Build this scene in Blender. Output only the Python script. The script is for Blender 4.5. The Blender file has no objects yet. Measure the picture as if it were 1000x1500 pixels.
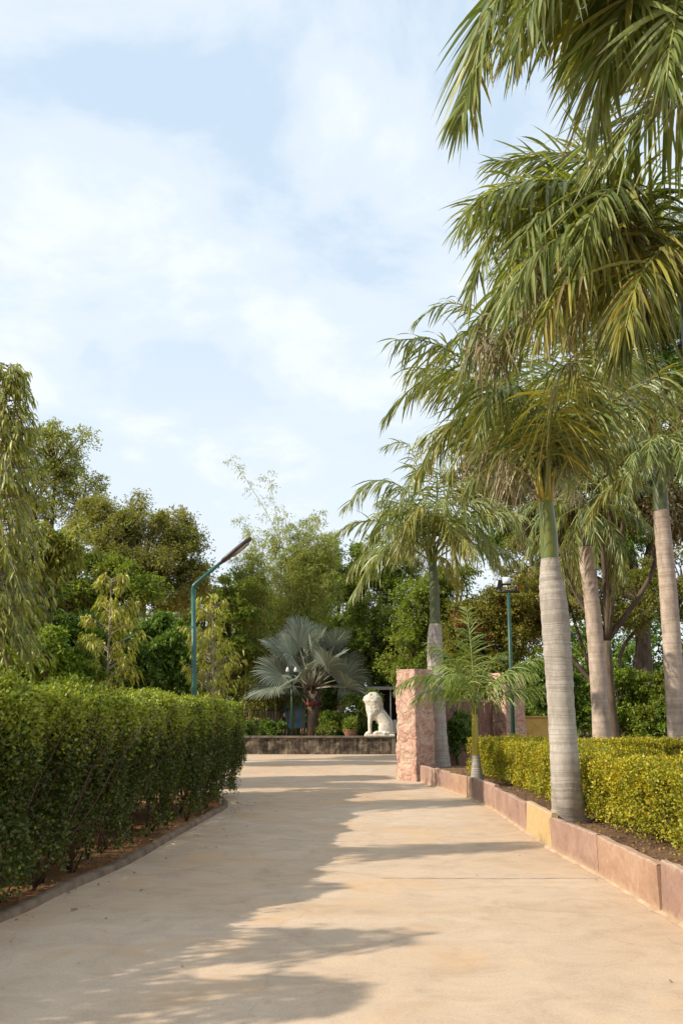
import bpy, bmesh, math, random
import numpy as np
from mathutils import Vector, noise as mnoise

rng = np.random.default_rng(7)
random.seed(7)
R = math.radians
sc = bpy.context.scene
COL = sc.collection

# ------------------------------------------------------------------ camera
F = 1300.0; PITCH = math.atan(295.0 / F); EYE = 1.6
CP, SP = math.cos(PITCH), math.sin(PITCH)
cam_d = bpy.data.cameras.new('camera')
cam_d.sensor_fit = 'VERTICAL'; cam_d.sensor_height = 36.0; cam_d.sensor_width = 24.0
cam_d.lens = F / 1500.0 * 36.0
cam_d.clip_end = 3000; cam_d.clip_start = 0.05
cam = bpy.data.objects.new('camera', cam_d); COL.objects.link(cam)
cam.location = (0, 0, EYE); cam.rotation_euler = (math.pi / 2 + PITCH, 0, 0)
sc.camera = cam

def ray(px, py):
    u = (px - 500) / F; v = (750 - py) / F
    return np.array([u, CP - v * SP, SP + v * CP])
def at(px, py, Y):
    d = ray(px, py); return np.array([0, 0, EYE]) + d * (Y / d[1])
def gr(px, py, z=0.0):
    d = ray(px, py); return np.array([0, 0, EYE]) + d * ((z - EYE) / d[2])
def mpp(Y):                       # metres per photograph pixel near the picture centre
    return Y / F * 1.02

# ------------------------------------------------------------------ light
SUN_EL = R(35); SUN_AZ = math.atan2(-0.95, -0.31)
sunv = Vector((math.cos(SUN_EL) * math.sin(SUN_AZ), math.cos(SUN_EL) * math.cos(SUN_AZ), math.sin(SUN_EL)))
sd = bpy.data.lights.new('sun', 'SUN'); sd.energy = 4.2; sd.angle = R(0.6); sd.color = (1.0, 0.91, 0.76)
so = bpy.data.objects.new('sun', sd); COL.objects.link(so)
so.rotation_euler = sunv.to_track_quat('Z', 'Y').to_euler(); so.location = (-20, -10, 30)

w = bpy.data.worlds.new('World'); sc.world = w; w.use_nodes = True
nt = w.node_tree; nt.nodes.clear()
def N(nt, t, **k):
    n = nt.nodes.new(t)
    for a, b in k.items(): setattr(n, a, b)
    return n
def ramp(nt, stops, interp='LINEAR'):
    n = nt.nodes.new('ShaderNodeValToRGB'); cr = n.color_ramp; cr.interpolation = interp
    while len(cr.elements) < len(stops): cr.elements.new(0.5)
    for e, (p, c) in zip(cr.elements, stops):
        e.position = p; e.color = (c[0], c[1], c[2], 1) if hasattr(c, '__len__') else (c, c, c, 1)
    return n
out = N(nt, 'ShaderNodeOutputWorld'); bg = N(nt, 'ShaderNodeBackground')
sky = N(nt, 'ShaderNodeTexSky', sky_type='NISHITA', sun_disc=False, sun_elevation=SUN_EL, sun_rotation=SUN_AZ % (2 * math.pi))
sky.air_density = 1.0; sky.dust_density = 1.6; sky.ozone_density = 1.2
tc = N(nt, 'ShaderNodeTexCoord'); sep = N(nt, 'ShaderNodeSeparateXYZ')
nt.links.new(tc.outputs['Generated'], sep.inputs[0])
zz = N(nt, 'ShaderNodeMath', operation='MAXIMUM'); zz.inputs[1].default_value = 0.0
nt.links.new(sep.outputs[2], zz.inputs[0])
za = N(nt, 'ShaderNodeMath', operation='ADD'); za.inputs[1].default_value = 0.22
nt.links.new(zz.outputs[0], za.inputs[0])
dx = N(nt, 'ShaderNodeMath', operation='DIVIDE'); dy = N(nt, 'ShaderNodeMath', operation='DIVIDE')
nt.links.new(sep.outputs[0], dx.inputs[0]); nt.links.new(za.outputs[0], dx.inputs[1])
nt.links.new(sep.outputs[1], dy.inputs[0]); nt.links.new(za.outputs[0], dy.inputs[1])
cmb = N(nt, 'ShaderNodeCombineXYZ'); nt.links.new(dx.outputs[0], cmb.inputs[0]); nt.links.new(dy.outputs[0], cmb.inputs[1])
cmb.inputs[2].default_value = 1.7
n1 = N(nt, 'ShaderNodeTexNoise'); n1.inputs['Scale'].default_value = 2.9; n1.inputs['Detail'].default_value = 9; n1.inputs['Roughness'].default_value = 0.58
n1.inputs['Distortion'].default_value = 0.25
nt.links.new(cmb.outputs[0], n1.inputs['Vector'])
cr = ramp(nt, [(0.34, 0.80), (0.50, 0.90), (0.64, 0.98)], 'EASE'); nt.links.new(n1.outputs[0], cr.inputs[0])
hz = ramp(nt, [(0.05, 0.92), (0.30, 0.88), (0.60, 0.75)]); nt.links.new(sep.outputs[2], hz.inputs[0])
mx = N(nt, 'ShaderNodeMath', operation='MAXIMUM'); nt.links.new(cr.outputs[0], mx.inputs[0]); nt.links.new(hz.outputs[0], mx.inputs[1])
cc = ramp(nt, [(0.33, 0.05), (0.50, 0.6), (0.68, 1.0)], 'EASE'); nt.links.new(n1.outputs[0], cc.inputs[0])
lo = ramp(nt, [(0.05, 0.85), (0.28, 0.6), (0.46, 0.2), (0.75, 0.0)]); nt.links.new(sep.outputs[2], lo.inputs[0])
mm_ = N(nt, 'ShaderNodeMath', operation='MAXIMUM'); nt.links.new(cc.outputs[0], mm_.inputs[0]); nt.links.new(lo.outputs[0], mm_.inputs[1])
vc = N(nt, 'ShaderNodeMix', data_type='RGBA'); nt.links.new(mm_.outputs[0], vc.inputs[0]); vc.inputs[6].default_value = (4.0, 4.95, 5.9, 1); vc.inputs[7].default_value = (5.35, 5.65, 5.9, 1)
mix = N(nt, 'ShaderNodeMix', data_type='RGBA')
nt.links.new(mx.outputs[0], mix.inputs[0]); nt.links.new(sky.outputs[0], mix.inputs[6])
nt.links.new(vc.outputs[2], mix.inputs[7])
nt.links.new(mix.outputs[2], bg.inputs[0]); bg.inputs[1].default_value = 0.145
nt.links.new(bg.outputs[0], out.inputs[0])
sc.view_settings.view_transform = 'Standard'; sc.view_settings.look = 'None'
sc.view_settings.exposure = 0.33; sc.view_settings.gamma = 1.0
sc.cycles.max_bounces = 6; sc.cycles.diffuse_bounces = 3; sc.cycles.glossy_bounces = 2
sc.cycles.transmission_bounces = 4; sc.cycles.transparent_max_bounces = 4
sc.cycles.use_adaptive_sampling = True; sc.cycles.adaptive_threshold = 0.02
sc.cycles.use_denoising = True
sc.cycles.sample_clamp_indirect = 4

# ------------------------------------------------------------------ materials
def newmat(name):
    m = bpy.data.materials.new(name); m.use_nodes = True; m.node_tree.nodes.clear()
    t = m.node_tree; o = N(t, 'ShaderNodeOutputMaterial'); p = N(t, 'ShaderNodeBsdfPrincipled')
    t.links.new(p.outputs[0], o.inputs[0])
    return m, t, p, o
def mixc(t, fac, a, b, blend='MIX'):
    n = N(t, 'ShaderNodeMix', data_type='RGBA', blend_type=blend)
    for s, v in ((0, fac), (6, a), (7, b)):
        if isinstance(v, bpy.types.NodeSocket): t.links.new(v, n.inputs[s])
        elif s == 0: n.inputs[0].default_value = v
        else: n.inputs[s].default_value = (*v, 1)
    return n.outputs[2]
def noise(t, scale, detail=4, rough=0.55, vec=None, dist=0.0):
    n = N(t, 'ShaderNodeTexNoise'); n.inputs['Scale'].default_value = scale
    n.inputs['Detail'].default_value = detail; n.inputs['Roughness'].default_value = rough
    n.inputs['Distortion'].default_value = dist
    if vec is not None: t.links.new(vec, n.inputs['Vector'])
    return n
def objco(t, scale=(1, 1, 1)):
    c = N(t, 'ShaderNodeTexCoord'); m = N(t, 'ShaderNodeMapping'); m.inputs['Scale'].default_value = scale
    t.links.new(c.outputs['Object'], m.inputs[0]); return m.outputs[0]
def bump(t, p, h, strength=0.3, dist=0.02):
    b = N(t, 'ShaderNodeBump'); b.inputs['Strength'].default_value = strength; b.inputs['Distance'].default_value = dist
    t.links.new(h, b.inputs['Height']); t.links.new(b.outputs[0], p.inputs['Normal'])
    return b
def spec(p, v): p.inputs['Specular IOR Level'].default_value = v

def leafmat(name, cols, rough=0.5, trans=0.3, tcol=None, tip=None, sp=0.35, patch=0.0, patchcol=None, patchscale=0.8):
    m, t, p, o = newmat(name)
    g = N(t, 'ShaderNodeNewGeometry')
    k = len(cols)
    rp = ramp(t, [(i / max(1, k - 1), c) for i, c in enumerate(cols)])
    t.links.new(g.outputs['Random Per Island'], rp.inputs[0])
    col = rp.outputs[0]
    oi = N(t, 'ShaderNodeObjectInfo')
    if patch > 0:
        nn = noise(t, patchscale, 2, vec=objco(t))
        r2 = ramp(t, [(0.42, 0), (0.62, patch)]); t.links.new(nn.outputs[0], r2.inputs[0])
        col = mixc(t, r2.outputs[0], col, patchcol)
    if tip is not None:
        a = N(t, 'ShaderNodeAttribute', attribute_name='t')
        ad = N(t, 'ShaderNodeMath', operation='MULTIPLY_ADD'); ad.inputs[1].default_value = 0.45
        t.links.new(g.outputs['Random Per Island'], ad.inputs[0]); t.links.new(a.outputs['Fac'], ad.inputs[2])
        r3 = ramp(t, [(0.78, 0), (1.3 / 1.45, 0.75)]); 
        sc_ = N(t, 'ShaderNodeMath', operation='DIVIDE'); sc_.inputs[1].default_value = 1.45
        t.links.new(ad.outputs[0], sc_.inputs[0]); t.links.new(sc_.outputs[0], r3.inputs[0])
        col = mixc(t, r3.outputs[0], col, tip)
    t.links.new(col, p.inputs['Base Color'])
    p.inputs['Roughness'].default_value = rough; spec(p, sp)
    tr = N(t, 'ShaderNodeBsdfTranslucent')
    tcl = mixc(t, 1.0, col, tcol or (1.35, 1.25, 0.55), 'MULTIPLY'); t.links.new(tcl, tr.inputs[0])
    ms = N(t, 'ShaderNodeMixShader'); ms.inputs[0].default_value = trans
    t.links.new(p.outputs[0], ms.inputs[1]); t.links.new(tr.outputs[0], ms.inputs[2])
    t.links.new(ms.outputs[0], o.inputs[0])
    return m

def flatmat(name, c, rough=0.7, sp=0.3, c2=None, scale=6, bmp=0.0, metal=0):
    m, t, p, o = newmat(name); co = objco(t)
    nn = noise(t, scale, 5, vec=co)
    rp = ramp(t, [(0.32, c2 if c2 else tuple(x * 0.75 for x in c)), (0.68, c)]); t.links.new(nn.outputs[0], rp.inputs[0])
    t.links.new(rp.outputs[0], p.inputs['Base Color'])
    p.inputs['Roughness'].default_value = rough; spec(p, sp); p.inputs['Metallic'].default_value = metal
    if bmp: 
        n2 = noise(t, scale * 5, 6, 0.65, vec=co); bump(t, p, n2.outputs[0], bmp, 0.02)
    return m

M = {}
# leaves
M['palm'] = leafmat('palm leaflets', [(0.085, 0.125, 0.030), (0.13, 0.18, 0.042), (0.20, 0.25, 0.07), (0.30, 0.34, 0.13), (0.19, 0.23, 0.05), (0.36, 0.34, 0.08)], 0.36, 0.3, (1.5, 1.35, 0.4), tip=(0.32, 0.23, 0.075), sp=0.6)
M['palm_old'] = leafmat('ageing palm leaflets', [(0.13, 0.17, 0.035), (0.20, 0.24, 0.05), (0.38, 0.34, 0.07), (0.30, 0.26, 0.06), (0.17, 0.21, 0.05), (0.36, 0.28, 0.14)], 0.45, 0.3, (1.4, 1.3, 0.4), tip=(0.38, 0.30, 0.14), sp=0.4)
M['palm_young'] = leafmat('young palm leaflets', [(0.108, 0.180, 0.024), (0.192, 0.264, 0.048), (0.288, 0.348, 0.084)], 0.4, 0.3, tip=(0.30, 0.26, 0.08), sp=0.5)
M['dry'] = leafmat('dried leaf', [(0.26, 0.21, 0.12), (0.36, 0.29, 0.18), (0.17, 0.14, 0.07)], 0.8, 0.15, (1, 1, 1), sp=0.15)
M['silver'] = leafmat('silver fan leaf', [(0.15, 0.18, 0.135), (0.22, 0.25, 0.19), (0.34, 0.36, 0.28)], 0.5, 0.12, (1.0, 1.1, 0.8), sp=0.35, tip=(0.38, 0.36, 0.24))
M['hedge'] = leafmat('hedge leaves', [(0.030, 0.052, 0.008), (0.050, 0.085, 0.012), (0.085, 0.125, 0.018), (0.12, 0.15, 0.022), (0.14, 0.11, 0.035)], 0.42, 0.28, sp=0.45)
M['hedge_new_lit'] = leafmat('hedge new growth and sunlit top', [(0.20, 0.27, 0.03), (0.32, 0.39, 0.045), (0.42, 0.43, 0.065)], 0.45, 0.33, sp=0.4)  # yellower young shoots, brightened so the colour also carries sunlight on the hedge top
M['gold'] = leafmat('golden hedge leaves', [(0.19, 0.22, 0.016), (0.52, 0.42, 0.022), (0.64, 0.49, 0.03), (0.38, 0.36, 0.02), (0.58, 0.48, 0.035), (0.23, 0.28, 0.022), (0.28, 0.19, 0.06)], 0.5, 0.25, (1.2, 1.1, 0.4), sp=0.3, patch=0.45, patchcol=(0.13, 0.19, 0.02), patchscale=1.6)
M['gold_dull'] = leafmat('olive hedge leaves', [(0.13, 0.14, 0.015), (0.30, 0.25, 0.025), (0.20, 0.20, 0.02), (0.24, 0.16, 0.06)], 0.5, 0.25, (1.2, 1.1, 0.4), sp=0.3, patch=0.6, patchcol=(0.17, 0.13, 0.06), patchscale=1.2)
M['dark'] = leafmat('dark green leaves', [(0.083, 0.146, 0.026), (0.128, 0.216, 0.035), (0.196, 0.303, 0.049)], 0.42, 0.36, sp=0.45)
M['mid'] = leafmat('mid green leaves', [(0.116, 0.177, 0.031), (0.177, 0.266, 0.039), (0.283, 0.372, 0.053)], 0.45, 0.42, sp=0.4, patch=0.45, patchcol=(0.24, 0.24, 0.04))
M['bright'] = leafmat('bright green leaves', [(0.135, 0.216, 0.027), (0.230, 0.338, 0.041), (0.338, 0.432, 0.054)], 0.45, 0.32, sp=0.4)
M['olive'] = leafmat('olive scrub leaves', [(0.179, 0.207, 0.050), (0.258, 0.280, 0.067), (0.336, 0.325, 0.101), (0.291, 0.246, 0.112)], 0.55, 0.42, sp=0.3, patch=0.5, patchcol=(0.15, 0.19, 0.03))
M['sage'] = leafmat('pale tree leaves', [(0.208, 0.256, 0.064), (0.304, 0.352, 0.096), (0.416, 0.432, 0.144)], 0.5, 0.3, sp=0.35)
M['ashoka'] = leafmat('drooping leaves', [(0.17, 0.225, 0.035), (0.26, 0.31, 0.05), (0.36, 0.38, 0.065), (0.42, 0.38, 0.08)], 0.4, 0.3, sp=0.5)
M['ashoka_y'] = leafmat('yellow drooping leaves', [(0.26, 0.31, 0.035), (0.38, 0.38, 0.05), (0.48, 0.44, 0.07), (0.20, 0.26, 0.03)], 0.4, 0.3, sp=0.5)
M['bamboo'] = leafmat('bamboo leaves', [(0.189, 0.243, 0.041), (0.297, 0.351, 0.068), (0.432, 0.419, 0.121)], 0.5, 0.32, sp=0.3)
M['drytree'] = leafmat('dry hanging leaves', [(0.36, 0.28, 0.15), (0.46, 0.37, 0.20), (0.22, 0.18, 0.09), (0.15, 0.17, 0.05)], 0.6, 0.25, (1.1, 1.0, 0.7), sp=0.3)
M['bougain'] = leafmat('bougainvillea leaves', [(0.15, 0.18, 0.03), (0.26, 0.26, 0.045), (0.35, 0.30, 0.06), (0.26, 0.20, 0.06)], 0.55, 0.3, sp=0.3, patch=0.5, patchcol=(0.12, 0.16, 0.02))
M['red'] = leafmat('red bracts', [(0.45, 0.05, 0.04), (0.35, 0.04, 0.05), (0.5, 0.10, 0.06)], 0.6, 0.3, (1, .7, .6))
M['litter'] = leafmat('fallen leaves', [(0.30, 0.18, 0.07), (0.22, 0.12, 0.05), (0.38, 0.28, 0.10), (0.12, 0.07, 0.03)], 0.8, 0.1, (1, 1, 1), sp=0.2)
# bark
def barkmat(name, c1, c2, sc_=(8, 8, 1.5), b=0.5):
    m, t, p, o = newmat(name); co = objco(t, sc_); nn = noise(t, 1.5, 6, 0.65, vec=co)
    rp = ramp(t, [(0.3, c1), (0.7, c2)]); t.links.new(nn.outputs[0], rp.inputs[0]); t.links.new(rp.outputs[0], p.inputs['Base Color'])
    p.inputs['Roughness'].default_value = 0.85; spec(p, 0.2); bump(t, p, nn.outputs[0], b, 0.03); return m
M['bark'] = barkmat('brown bark', (0.06, 0.045, 0.032), (0.17, 0.125, 0.085))
M['bark_pale'] = barkmat('pale bark', (0.20, 0.165, 0.12), (0.36, 0.30, 0.23))
M['stem'] = barkmat('hedge stem', (0.055, 0.035, 0.022), (0.15, 0.10, 0.065))
M['rachis'] = flatmat('frond midrib', (0.26, 0.27, 0.06), 0.4, 0.5, (0.17, 0.20, 0.04), 3)
M['petiole'] = flatmat('silver petiole', (0.36, 0.33, 0.25), 0.5, 0.4, (0.24, 0.20, 0.13), 4)
M['culm'] = flatmat('bamboo culm', (0.48, 0.36, 0.08), 0.4, 0.5, (0.30, 0.26, 0.06), 2)

def palmbark(name, c1, c2, c3, ring=0.11, rs=0.35):
    m, t, p, o = newmat(name)
    co = objco(t); sp_ = N(t, 'ShaderNodeSeparateXYZ'); t.links.new(co, sp_.inputs[0])
    cb = N(t, 'ShaderNodeCombineXYZ'); 
    mz = N(t, 'ShaderNodeMath', operation='MULTIPLY'); mz.inputs[1].default_value = 1.0; t.links.new(sp_.outputs[2], mz.inputs[0])
    wob = noise(t, 2.2, 3, vec=co)
    wz = N(t, 'ShaderNodeMath', operation='MULTIPLY_ADD'); wz.inputs[1].default_value = 0.10; t.links.new(wob.outputs[0], wz.inputs[0]); t.links.new(mz.outputs[0], wz.inputs[2])
    # irregular ring spacing: 1-D noise along height, crossings darkened
    cb2 = N(t, 'ShaderNodeCombineXYZ'); t.links.new(wz.outputs[0], cb2.inputs[2])
    rn = noise(t, 1.0 / ring, 2, 0.6, vec=cb2.outputs[0])
    rr = ramp(t, [(0.30, .7), (0.40, 0.1), (0.47, 0), (0.495, 0.8), (0.51, 0.8), (0.54, 0), (0.70, 0)]); t.links.new(rn.outputs[0], rr.inputs[0])
    pn = noise(t, 3.0, 6, 0.6, vec=objco(t, (1.3, 1.3, 0.7)))
    rp = ramp(t, [(0.30, c1), (0.5, c2), (0.72, c3)]); t.links.new(pn.outputs[0], rp.inputs[0])
    fine = noise(t, 30, 5, 0.7, vec=objco(t, (1.0, 1.0, 0.35)))
    rf = ramp(t, [(0.3, 0.82), (0.7, 1.1)]); t.links.new(fine.outputs[0], rf.inputs[0])
    c = mixc(t, 1.0, rp.outputs[0], rf.outputs[0], 'MULTIPLY')
    mm = N(t, 'ShaderNodeMath', operation='MULTIPLY'); mm.inputs[1].default_value = rs; t.links.new(rr.outputs[0], mm.inputs[0])
    c = mixc(t, mm.outputs[0], c, tuple(x * 0.45 for x in c1))
    st_ = noise(t, 2.0, 6, .7, vec=objco(t, (2.2, 2.2, .45)), dist=.6); rst = ramp(t, [(.50, 0), (.68, .55)]); t.links.new(st_.outputs[0], rst.inputs[0]); c = mixc(t, rst.outputs[0], c, tuple(x * .62 for x in c1))
    li = noise(t, 7.0, 5, .7, vec=objco(t, (1.3, 1.3, 1.0))); rli = ramp(t, [(.62, 0), (.70, .4)]); t.links.new(li.outputs[0], rli.inputs[0]); c = mixc(t, rli.outputs[0], c, (.56, .53, .47))
    t.links.new(c, p.inputs['Base Color']); p.inputs['Roughness'].default_value = 0.8; spec(p, 0.2)
    inv = N(t, 'ShaderNodeMath', operation='SUBTRACT'); inv.inputs[0].default_value = 1; t.links.new(rr.outputs[0], inv.inputs[1])
    ad = N(t, 'ShaderNodeMath', operation='ADD'); t.links.new(inv.outputs[0], ad.inputs[0]); t.links.new(fine.outputs[0], ad.inputs[1])
    bump(t, p, ad.outputs[0], 0.35, 0.008)
    return m
M['palmbark'] = palmbark('grey ringed palm trunk', (0.34, 0.295, 0.25), (0.44, 0.39, 0.335), (0.53, 0.48, 0.42))
M['palmbark2'] = palmbark('pinkish palm trunk', (0.33, 0.25, 0.19), (0.46, 0.36, 0.28), (0.58, 0.47, 0.38), 0.3, 0.3)
M['shaft'] = flatmat('green crownshaft', (0.17, 0.19, 0.03), 0.35, 0.5, (0.085, 0.12, 0.02), 4)
M['shaft_y'] = flatmat('yellow crownshaft', (0.42, 0.31, 0.03), 0.35, 0.5, (0.30, 0.25, 0.03), 6)
M['shaft_d'] = flatmat('dark crownshaft', (0.11, 0.13, 0.035), 0.4, 0.5, (0.05, 0.065, 0.02), 5)

# stone and ground
def roadmat():
    m, t, p, o = newmat('tan concrete'); co = objco(t)
    a = noise(t, 0.30, 6, 0.6, vec=objco(t, (0.8, 1.0, 1)), dist=0.8)
    rp = ramp(t, [(0.30, (0.50, 0.36, 0.245)), (0.45, (0.54, 0.40, 0.28)), (0.58, (0.57, 0.44, 0.325)), (0.72, (0.53, 0.43, 0.33))]); t.links.new(a.outputs[0], rp.inputs[0])
    b = noise(t, 2.2, 7, 0.68, vec=objco(t, (1.0, 1.1, 1)), dist=0.9)
    rb = ramp(t, [(0.30, (0.84, 0.82, 0.80)), (0.52, (1, 1, 1)), (0.70, (1.10, 1.09, 1.06))]); t.links.new(b.outputs[0], rb.inputs[0])
    c = mixc(t, 1.0, rp.outputs[0], rb.outputs[0], 'MULTIPLY')
    f = noise(t, 55, 6, 0.8, vec=co); rf = ramp(t, [(0.3, 0.80), (0.6, 1.06)]); t.links.new(f.outputs[0], rf.inputs[0])
    c = mixc(t, 1.0, c, rf.outputs[0], 'MULTIPLY')
    # small stains
    v = noise(t, 5.5, 3, 0.6, vec=co); rv = ramp(t, [(0.66, 0), (0.76, 0.35)]); t.links.new(v.outputs[0], rv.inputs[0])
    c = mixc(t, rv.outputs[0], c, (0.30, 0.22, 0.15))
    # orange dust
    d = noise(t, 0.9, 5, 0.6, vec=objco(t, (1, 1, 1)), dist=0.8); rd = ramp(t, [(0.54, 0), (0.66, 0.55)]); t.links.new(d.outputs[0], rd.inputs[0])
    c = mixc(t, rd.outputs[0], c, (0.58, 0.37, 0.20))
    # pale scuffs
    s = noise(t, 1.4, 8, 0.75, vec=objco(t, (0.8, 1.3, 1))); rs_ = ramp(t, [(0.60, 0), (0.70, 0.5)]); t.links.new(s.outputs[0], rs_.inputs[0])
    c = mixc(t, rs_.outputs[0], c, (0.62, 0.51, 0.37))
    # hairline cracks
    vo = N(t, 'ShaderNodeTexVoronoi', feature='DISTANCE_TO_EDGE'); vo.inputs['Scale'].default_value = 0.33
    wv = noise(t, 2.5, 5, 0.6, vec=co); add = N(t, 'ShaderNodeVectorMath', operation='MULTIPLY_ADD')
    t.links.new(wv.outputs['Color'], add.inputs[0]); add.inputs[1].default_value = (0.5, 0.5, 0); t.links.new(co, add.inputs[2])
    t.links.new(add.outputs[0], vo.inputs['Vector'])
    rc = ramp(t, [(0.0, 0.22), (0.003, 0)]); t.links.new(vo.outputs[0], rc.inputs[0])
    c = mixc(t, rc.outputs[0], c, (0.24, 0.18, 0.12))
    t.links.new(c, p.inputs['Base Color']); p.inputs['Roughness'].default_value = 0.9; spec(p, 0.15)
    ad = N(t, 'ShaderNodeMath', operation='ADD'); t.links.new(f.outputs[0], ad.inputs[0]); t.links.new(b.outputs[0], ad.inputs[1])
    bump(t, p, ad.outputs[0], 0.25, 0.006)
    return m
M['road'] = roadmat()
def soilmat(name, c1, c2, c3):
    m, t, p, o = newmat(name); co = objco(t)
    a = noise(t, 1.2, 8, 0.7, vec=co); rp = ramp(t, [(0.3, c1), (0.5, c2), (0.7, c3)]); t.links.new(a.outputs[0], rp.inputs[0])
    f = noise(t, 35, 6, 0.75, vec=co); rf = ramp(t, [(0.3, 0.6), (0.7, 1.15)]); t.links.new(f.outputs[0], rf.inputs[0])
    t.links.new(mixc(t, 1.0, rp.outputs[0], rf.outputs[0], 'MULTIPLY'), p.inputs['Base Color'])
    p.inputs['Roughness'].default_value = 0.95; spec(p, 0.1); bump(t, p, f.outputs[0], 0.7, 0.03); return m
M['soil'] = soilmat('red soil', (0.26, 0.125, 0.06), (0.36, 0.185, 0.09), (0.30, 0.19, 0.11))
M['bedsoil'] = soilmat('bed soil', (0.14, 0.08, 0.05), (0.22, 0.13, 0.08), (0.30, 0.18, 0.11))
def slabmat(name, c1, c2, c3, rub=0.3):
    m, t, p, o = newmat(name)
    oi = N(t, 'ShaderNodeObjectInfo'); co = N(t, 'ShaderNodeTexCoord')
    va = N(t, 'ShaderNodeVectorMath', operation='MULTIPLY_ADD'); cbx = N(t, 'ShaderNodeCombineXYZ')
    t.links.new(oi.outputs['Random'], cbx.inputs[0]); t.links.new(oi.outputs['Random'], cbx.inputs[2])
    t.links.new(cbx.outputs[0], va.inputs[0]); va.inputs[1].default_value = (37, 37, 37); t.links.new(co.outputs['Object'], va.inputs[2])
    a = noise(t, 2.5, 6, 0.6, vec=va.outputs[0], dist=0.5); rp = ramp(t, [(0.28, c1), (0.5, c2), (0.72, c3)]); t.links.new(a.outputs[0], rp.inputs[0])
    f = noise(t, 22, 6, 0.7, vec=va.outputs[0]); rf = ramp(t, [(0.3, 0.8), (0.7, 1.1)]); t.links.new(f.outputs[0], rf.inputs[0])
    c = mixc(t, 1.0, rp.outputs[0], rf.outputs[0], 'MULTIPLY')
    l = noise(t, 3.4, 8, 0.8, vec=va.outputs[0]); rl = ramp(t, [(0.60, 0), (0.70, rub)]); t.links.new(l.outputs[0], rl.inputs[0])
    c = mixc(t, rl.outputs[0], c, (0.58, 0.48, 0.38))
    sz_ = N(t, 'ShaderNodeSeparateXYZ'); t.links.new(co.outputs['Object'], sz_.inputs[0]); e_ = noise(t, 9, 6, .75, vec=va.outputs[0])
    z_ = N(t, 'ShaderNodeMath', operation='MULTIPLY_ADD'); z_.inputs[1].default_value = .22; t.links.new(e_.outputs[0], z_.inputs[0]); t.links.new(sz_.outputs[2], z_.inputs[2])
    rd_ = ramp(t, [(.10, .85), (.19, 0)]); t.links.new(z_.outputs[0], rd_.inputs[0]); c = mixc(t, rd_.outputs[0], c, (.50, .36, .23))
    rt_ = ramp(t, [(.485, 0), (.53, .6)]); t.links.new(z_.outputs[0], rt_.inputs[0]); c = mixc(t, rt_.outputs[0], c, (.50, .38, .29))
    t.links.new(c, p.inputs['Base Color']); p.inputs['Roughness'].default_value = 0.85; spec(p, 0.2)
    bump(t, p, a.outputs[0] if rub < 0.35 else f.outputs[0], 0.5, 0.02); return m
M['slab_pink'] = slabmat('mauve sandstone', (0.27, 0.165, 0.125), (0.36, 0.225, 0.17), (0.44, 0.29, 0.22))
M['slab_tan'] = slabmat('orange brown sandstone', (0.31, 0.185, 0.125), (0.41, 0.255, 0.17), (0.48, 0.32, 0.22))
M['slab_yellow'] = slabmat('yellow sandstone', (0.46, 0.30, 0.13), (0.58, 0.40, 0.19), (0.56, 0.36, 0.22), 0.4)
M['kerb'] = flatmat('worn concrete kerb', (0.28, 0.20, 0.14), 0.9, 0.2, (0.13, 0.10, 0.07), 5, 0.5)
def blockmat(name, cols):
    m, t, p, o = newmat(name); g = N(t, 'ShaderNodeNewGeometry')
    rp = ramp(t, [(i / (len(cols) - 1), c) for i, c in enumerate(cols)]); t.links.new(g.outputs['Random Per Island'], rp.inputs[0])
    co = objco(t); f = noise(t, 9, 7, 0.7, vec=co, dist=0.6); rf = ramp(t, [(0.28, (0.66, 0.58, 0.55)), (0.5, (1, 1, 1)), (0.72, (1.2, 1.22, 1.18))]); t.links.new(f.outputs[0], rf.inputs[0])
    t.links.new(mixc(t, 1.0, rp.outputs[0], rf.outputs[0], 'MULTIPLY'), p.inputs['Base Color'])
    p.inputs['Roughness'].default_value = 0.85; spec(p, 0.2); f2 = noise(t, 14, 6, 0.7, vec=co); bump(t, p, f2.outputs[0], 1.0, 0.05); return m
M['pinkstone'] = blockmat('pink stone blocks', [(0.50, 0.27, 0.21), (0.60, 0.36, 0.29), (0.66, 0.48, 0.35), (0.54, 0.25, 0.20), (0.66, 0.42, 0.33), (0.56, 0.42, 0.30)])
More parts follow.
